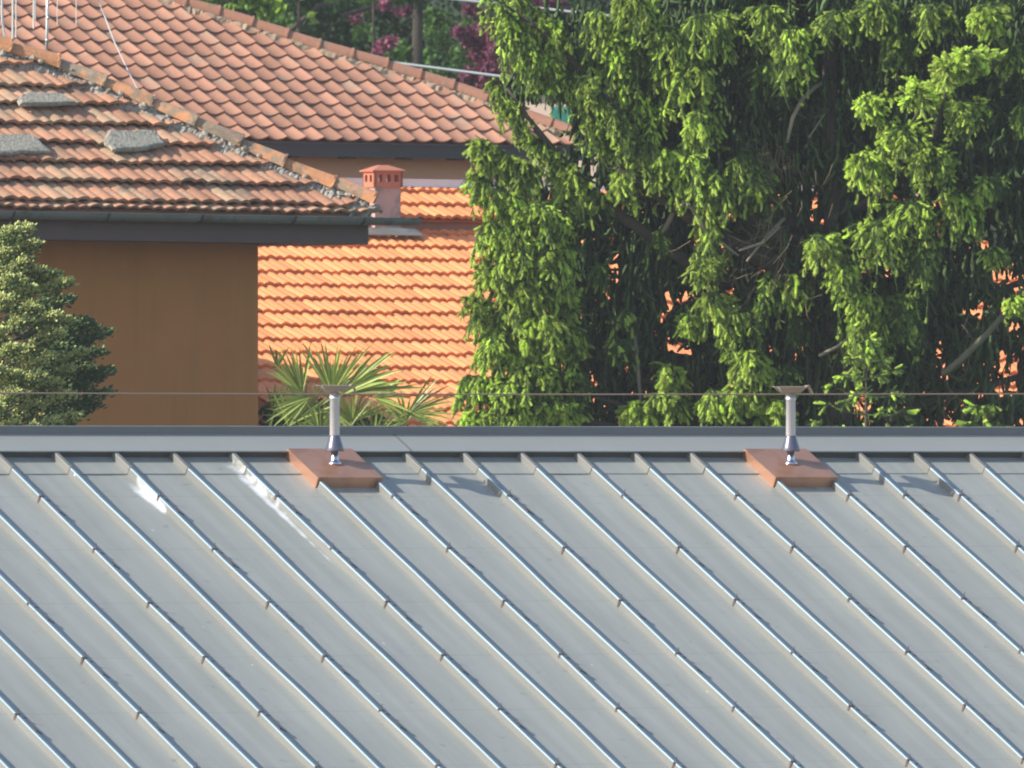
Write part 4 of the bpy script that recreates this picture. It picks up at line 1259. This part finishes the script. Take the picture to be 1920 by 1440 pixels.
def plume(tip, root, n, size, gold, sp1, sp2):
    tip, root = np.asarray(tip), np.asarray(root)
    d = unit(tip - root)
    for i in range(int(n * 2.6)):
        t = rng.random() ** .6
        c = root + (tip - root) * t
        w = size * (.25 + 1.0 * math.sin(math.pi * min(t * .82 + .08, 1)))
        off = rng.normal(0, .42, 3) * w * np.array([1, 1, .55])
        dd = unit(d * .9 + off / (size + 1e-6) * .8 + Z * .35)
        g_ = rng.random() < gold * (.35 + .65 * (off[2] > -.02))  # upper sides take more of the painted sunlit tone
        (sp1 if g_ else sp2).add(c + off, dd, rng.uniform(.028, .062), rng.uniform(.009, .017), rng.uniform(-1, 1))
for (x, y) in plumes:
    d = -1.0 + abs(x) / 200 * .45 + rng.uniform(-.25, .25)
    tip = CPt(x + 6, y, d); root = CPt(x * .35 - 40, y + 60, .2)
    root = tip + unit(root - tip) * min(.55, np.linalg.norm(root - tip))
    plume(tip, root, 120, .115, .92, CG, CD)
    limb_m.tube([root + (root - tip) * .6, root, tip], [.018, .012, .004], 5)
for (x, y) in dark:
    d = .1 + rng.uniform(-.2, .4)
    tip = CPt(x, y, d); root = CPt(x - 90, y + 25, .3)
    plume(tip, root, 110, .15, .12, CG, CD)
    limb_m.tube([root + (root - tip) * .5, root, tip], [.016, .011, .004], 5)
for _ in range(1700):   # inner mass
    y = rng.uniform(440, 830); xm = np.interp(y, [440, 520, 600, 700, 760, 830], [25, 85, 125, 160, 165, 140])
    CD.add(CPt(rng.uniform(-160, xm), y, rng.uniform(.2, 1.1)), rng.normal(0, .6, 3) + Z * .3 + np.array([.4, 0, 0]), rng.uniform(.07, .13), rng.uniform(.02, .034), rng.uniform(-1, .3))
obj('limbs', limb_m, M['bark'], cyp)
obj('crown', CD.mesh('crown', T_BLOB), M['cypress'], cyp)
obj('new_growth', CG.mesh('new_growth', T_BLOB), M['cypress_gold_lit'], cyp)

# ------------------------------------------------------------------ fan palm
YPm = 197.6
PP = lambda px, py, d=0.0: P(px, py, YPm + d)
mP = YPm / F
palm = thing('fan_palm', up(PP(620, 800), ground_z(YPm)), 'fan palm with stiff pointed leaves between the ochre wall and the orange tiles', 'palm')
mb = MB(); mb.tube([up(PP(620, 800), ground_z(YPm) - .3), PP(622, 900), PP(624, 830)], [.14, .12, .10], 12, wob=.15)
obj('trunk', mb, M['palm_trunk'], palm)
def fan(cx, cy, d, a0, a1, n, ln, face, petiole=None, lj=.16, w=.017, droop=.12):
    """leaflets radiating from (cx, cy) over image angles a0..a1 (degrees, 90 is up); face tips the fan towards the camera"""
    mb = MB()
    c = PP(cx, cy, d)
    for i in range(n):
        a = R_(a0 + (a1 - a0) * (i + rng.uniform(-.3, .3)) / max(n - 1, 1))
        l = ln * mP * (1 + rng.normal(0, lj))
        dr = unit(np.array([math.cos(a), face * rng.uniform(.6, 1.3), math.sin(a)]))
        if CX + F * (c + dr * l)[0] / (c + dr * l)[1] < 488: continue
        s = unit(np.cross(dr, np.array([rng.normal(0, .35), -1, rng.normal(0, .35)])))
        up_ = np.cross(s, dr)
        rows = []
        for e, wd in ((.0, .35), (.25, .8), (.55, 1.0), (.82, .6), (1.0, .06)):
            q = c + dr * l * e - Z * droop * l * e ** 2.5
            rows.append((q - s * w * wd, q - up_ * w * .55 * wd, q + s * w * wd))
        V = [p for r in rows for p in r]
        mb.add(V, [f for j in range(4) for f in ((j * 3, j * 3 + 1, j * 3 + 4, j * 3 + 3), (j * 3 + 1, j * 3 + 2, j * 3 + 5, j * 3 + 4))], rng.uniform(-1, 1))
    e = petiole or (624, 850)
    ee = PP(e[0], e[1], 0)
    mb.tube([c, c * .5 + ee * .5 + Z * .02, ee], [.007, .010, .013], 6)
    o = obj('leaf', mb, M['palm'], palm)
fan(622, 742, -.5, 18, 120, 26, 108, -.25)
fan(640, 740, -.7, 8, 56, 15, 114, -.2, w=.024)
fan(566, 738, -.2, 78, 142, 15, 92, -.1)
fan(580, 745, -.6, 150, 230, 10, 75, -.3, w=.018)
fan(700, 745, -.1, -35, 40, 9, 78, -.15, w=.017)
fan(620, 770, -.8, 185, 330, 16, 95, -.4, droop=.3)
fan(540, 800, -.4, 40, 160, 13, 85, -.2)
fan(600, 820, -.9, 40, 150, 14, 70, -.4)
fan(700, 830, -.5, 30, 150, 12, 70, -.3)
fan(765, 775, -.1, -30, 60, 14, 85, -.1, w=.016)
fan(762, 790, .1, 60, 240, 16, 55, -.2, w=.018)
fan(520, 690, .2, 60, 200, 9, 50, -.2)
fan(515, 770, .0, 60, 250, 14, 60, -.3)
fan(660, 790, .2, 20, 170, 16, 80, -.3)
fan(570, 785, .3, 30, 170, 16, 80, -.3)

# ------------------------------------------------------------------ wood beyond
def leaf_crown(clumps, n, size, name, tone=0.0):
    """clumps: (centre, radius); leaves as small folded quads spread through the clumps"""
    V, Fq, T = [], [], []
    wts = np.array([r ** 2 for _, r in clumps]); wts /= wts.sum()
    idx = rng.choice(len(clumps), n, p=wts)
    C = np.array([c for c, _ in clumps])[idx]; Rr = np.array([r for _, r in clumps])[idx]
    d = rng.normal(0, 1, (n, 3)); d /= np.linalg.norm(d, axis=1, keepdims=True)
    pos = C + d * (Rr * rng.random(n) ** .45)[:, None] * np.array([1, 1, .8])
    ax = rng.normal(0, 1, (n, 3)) - np.array([0, 0, .5]); ax /= np.linalg.norm(ax, axis=1, keepdims=True)
    sd = np.cross(ax, rng.normal(0, 1, (n, 3))); sd /= np.linalg.norm(sd, axis=1, keepdims=True)
    nn = np.cross(ax, sd)
    s = (size * rng.uniform(.6, 1.3, n))[:, None]
    q = np.stack([pos, pos + ax * s * .55 + sd * s * .38 + nn * s * .1, pos + ax * s * 1.15, pos + ax * s * .55 - sd * s * .38 + nn * s * .1], 1)
    Fq = (np.arange(n)[:, None] * 4 + np.arange(4)[None])
    t = np.repeat(np.clip(rng.normal(tone, .5, n), -1.3, 1.3), 4)
    return fast_mesh(name, q.reshape(-1, 3), Fq, t, smooth=False)

shr = thing('shrub', up(P(600, 800, 200.6), ground_z(200.6)), 'dark leafy shrub growing low around the fan palm', 'shrub')
mb = MB(); mb.tube([up(P(600, 800, 200.6), ground_z(200.6) - .2), P(604, 830, 200.6), P(590, 780, 200.6)], [.05, .03, .01], 8)
obj('stem', mb, M['trunk'], shr)
obj('crown', leaf_crown([(P(x, y, 200.6 + rng.uniform(-.4, .5)), r * 200 / F) for x, y, r in [(510, 770, 22), (500, 810, 26), (540, 790, 34), (580, 790, 34), (620, 800, 36), (660, 795, 34), (700, 800, 34), (735, 812, 26), (560, 830, 50), (640, 840, 60), (520, 745, 14), (600, 770, 24)]], 2600, .085, 'crown', -.4), M['leaf_green'], shr)

def tree(px, Y, trunk_px, top_py, clumps, n, size, mat, label, lean=0, limbs_=()):
    m = Y / F
    b = up(P(px, 200, Y), ground_z(Y))
    root = thing('broadleaf_tree', b, label, 'tree', 'trees of the wood beyond the roofs')
    mb = MB(); mb.tube([b - Z * .4, P(px, 140, Y), P(px + lean, 20, Y), P(px + lean * 2, top_py, Y)], [trunk_px * m * .6, trunk_px * m * .5, trunk_px * m * .45, trunk_px * m * .2], 10, wob=.08)
    for pl in limbs_:
        mb.tube([P(x, y, Y + dd) for x, y, dd in pl], [6 * m, 5 * m, 2 * m][:len(pl)], 6)
    obj('trunk', mb, M['trunk'], root)
    cl = [(P(x, y, Y + d), r * m) for x, y, r, d in clumps]
    obj('crown', leaf_crown(cl, n, size, 'crown'), M[mat], root)
    return root
def rc(n, x0, x1, y0, y1, r0, r1, d0, d1):
    return [(rng.uniform(x0, x1), rng.uniform(y0, y1), rng.uniform(r0, r1), rng.uniform(d0, d1)) for _ in range(n)]
tree(782, 262, 22, -160, rc(16, 640, 900, -10, 190, 14, 34, -1.5, 1.5) + rc(10, 600, 900, -160, -40, 40, 80, -2, 2), 8000, .09, 'leaf_green', 'dark trunked tree behind the upper pale cable, left of the other dark trunk', 2)
tree(878, 266, 20, -160, rc(14, 800, 1000, -20, 180, 14, 30, -1, 2) + rc(8, 800, 1050, -160, -40, 40, 80, -2, 2), 7000, .09, 'leaf_green', 'dark trunked green tree beside the purple leaved tree', -4)
tree(985, 256, 10, -140, [(950, 90, 40, 0), (930, 130, 34, 0), (910, 100, 30, .3), (895, 70, 30, .2), (880, 140, 18, .2), (915, 155, 28, .2), (862, 58, 12, 0), (985, 120, 46, 0), (960, 140, 30, 0), (930, 60, 22, 0), (990, 60, 34, 0), (1010, 150, 30, 0), (880, 15, 14, 0), (760, 20, 9, -.5), (900, 25, 12, 0), (1020, 20, 50, 0)], 13000, .075, 'leaf_purple', 'purple leaved plum tree beside the spruce')
tree(700, 250, 5, -20, [(722, 82, 17, 0), (708, 98, 12, 0), (735, 75, 10, 0), (720, 8, 14, 0), (590, 96, 10, 0), (745, 20, 8, 0), (668, 35, 10, 0)], 420, .075, 'leaf_pink', 'small pink flowering tree just above the roof hip')
tree(560, 240, 8, -120, [(485, 8, 12, 0), (500, 24, 10, 0), (520, 6, 12, 0), (470, -4, 14, 0), (512, 22, 6, 0), (576, 30, 5, 0), (430, 8, 10, 0), (545, -30, 30, 0), (440, -40, 30, 0), (620, -40, 24, 0)], 520, .15, 'leaf_bright', 'bright green leaves of a tree hanging over the roof hip at the top', 0, [((560, -40, 0), (520, -20, 0), (490, -4, 0))])
tree(430, 258, 16, -160, rc(14, 330, 640, -40, 140, 18, 40, -1, 2) + rc(6, 300, 600, -160, -40, 40, 80, -2, 2), 8000, .09, 'leaf_green', 'dense green tree over the upper end of the brown roof hip', 0, [((640, 30, -1), (700, 12, -1), (760, 22, -1)), ((540, 60, -1), (600, 10, -1), (640, 8, -1))])
V, Fq = [], []
wm = leaf_crown([(P(rng.uniform(-300, 2200), rng.uniform(-220, 330), rng.uniform(272, 286)), rng.uniform(.5, 1.3)) for _ in range(380)], 130000, .105, 'woods', -.3)
tag(obj('woods', wm, M['wood_mass']), 'dim green undergrowth and foliage deep in the wood', 'wood', kind='stuff')

# ------------------------------------------------------------------ the air: a thin even veil
hz = MB(); hz.box((-1520, -410, -1.2), (3040, 0, 0), (0, 3420, 0), (0, 0, 64))
hm = bpy.data.materials.new('thin haze'); hm.use_nodes = True
hn = hm.node_tree; hn.nodes.remove(hn.nodes['Principled BSDF'])
pv = hn.nodes.new('ShaderNodeVolumePrincipled')
pv.inputs['Color'].default_value = (.86, .90, .95, 1)
pv.inputs['Density'].default_value = HAZE
hn.links.new(pv.outputs[0], hn.nodes['Material Output'].inputs['Volume'])
if HAZE > 0: tag(obj('haze', hz, hm), 'thin pale summer haze in the air', kind='stuff')
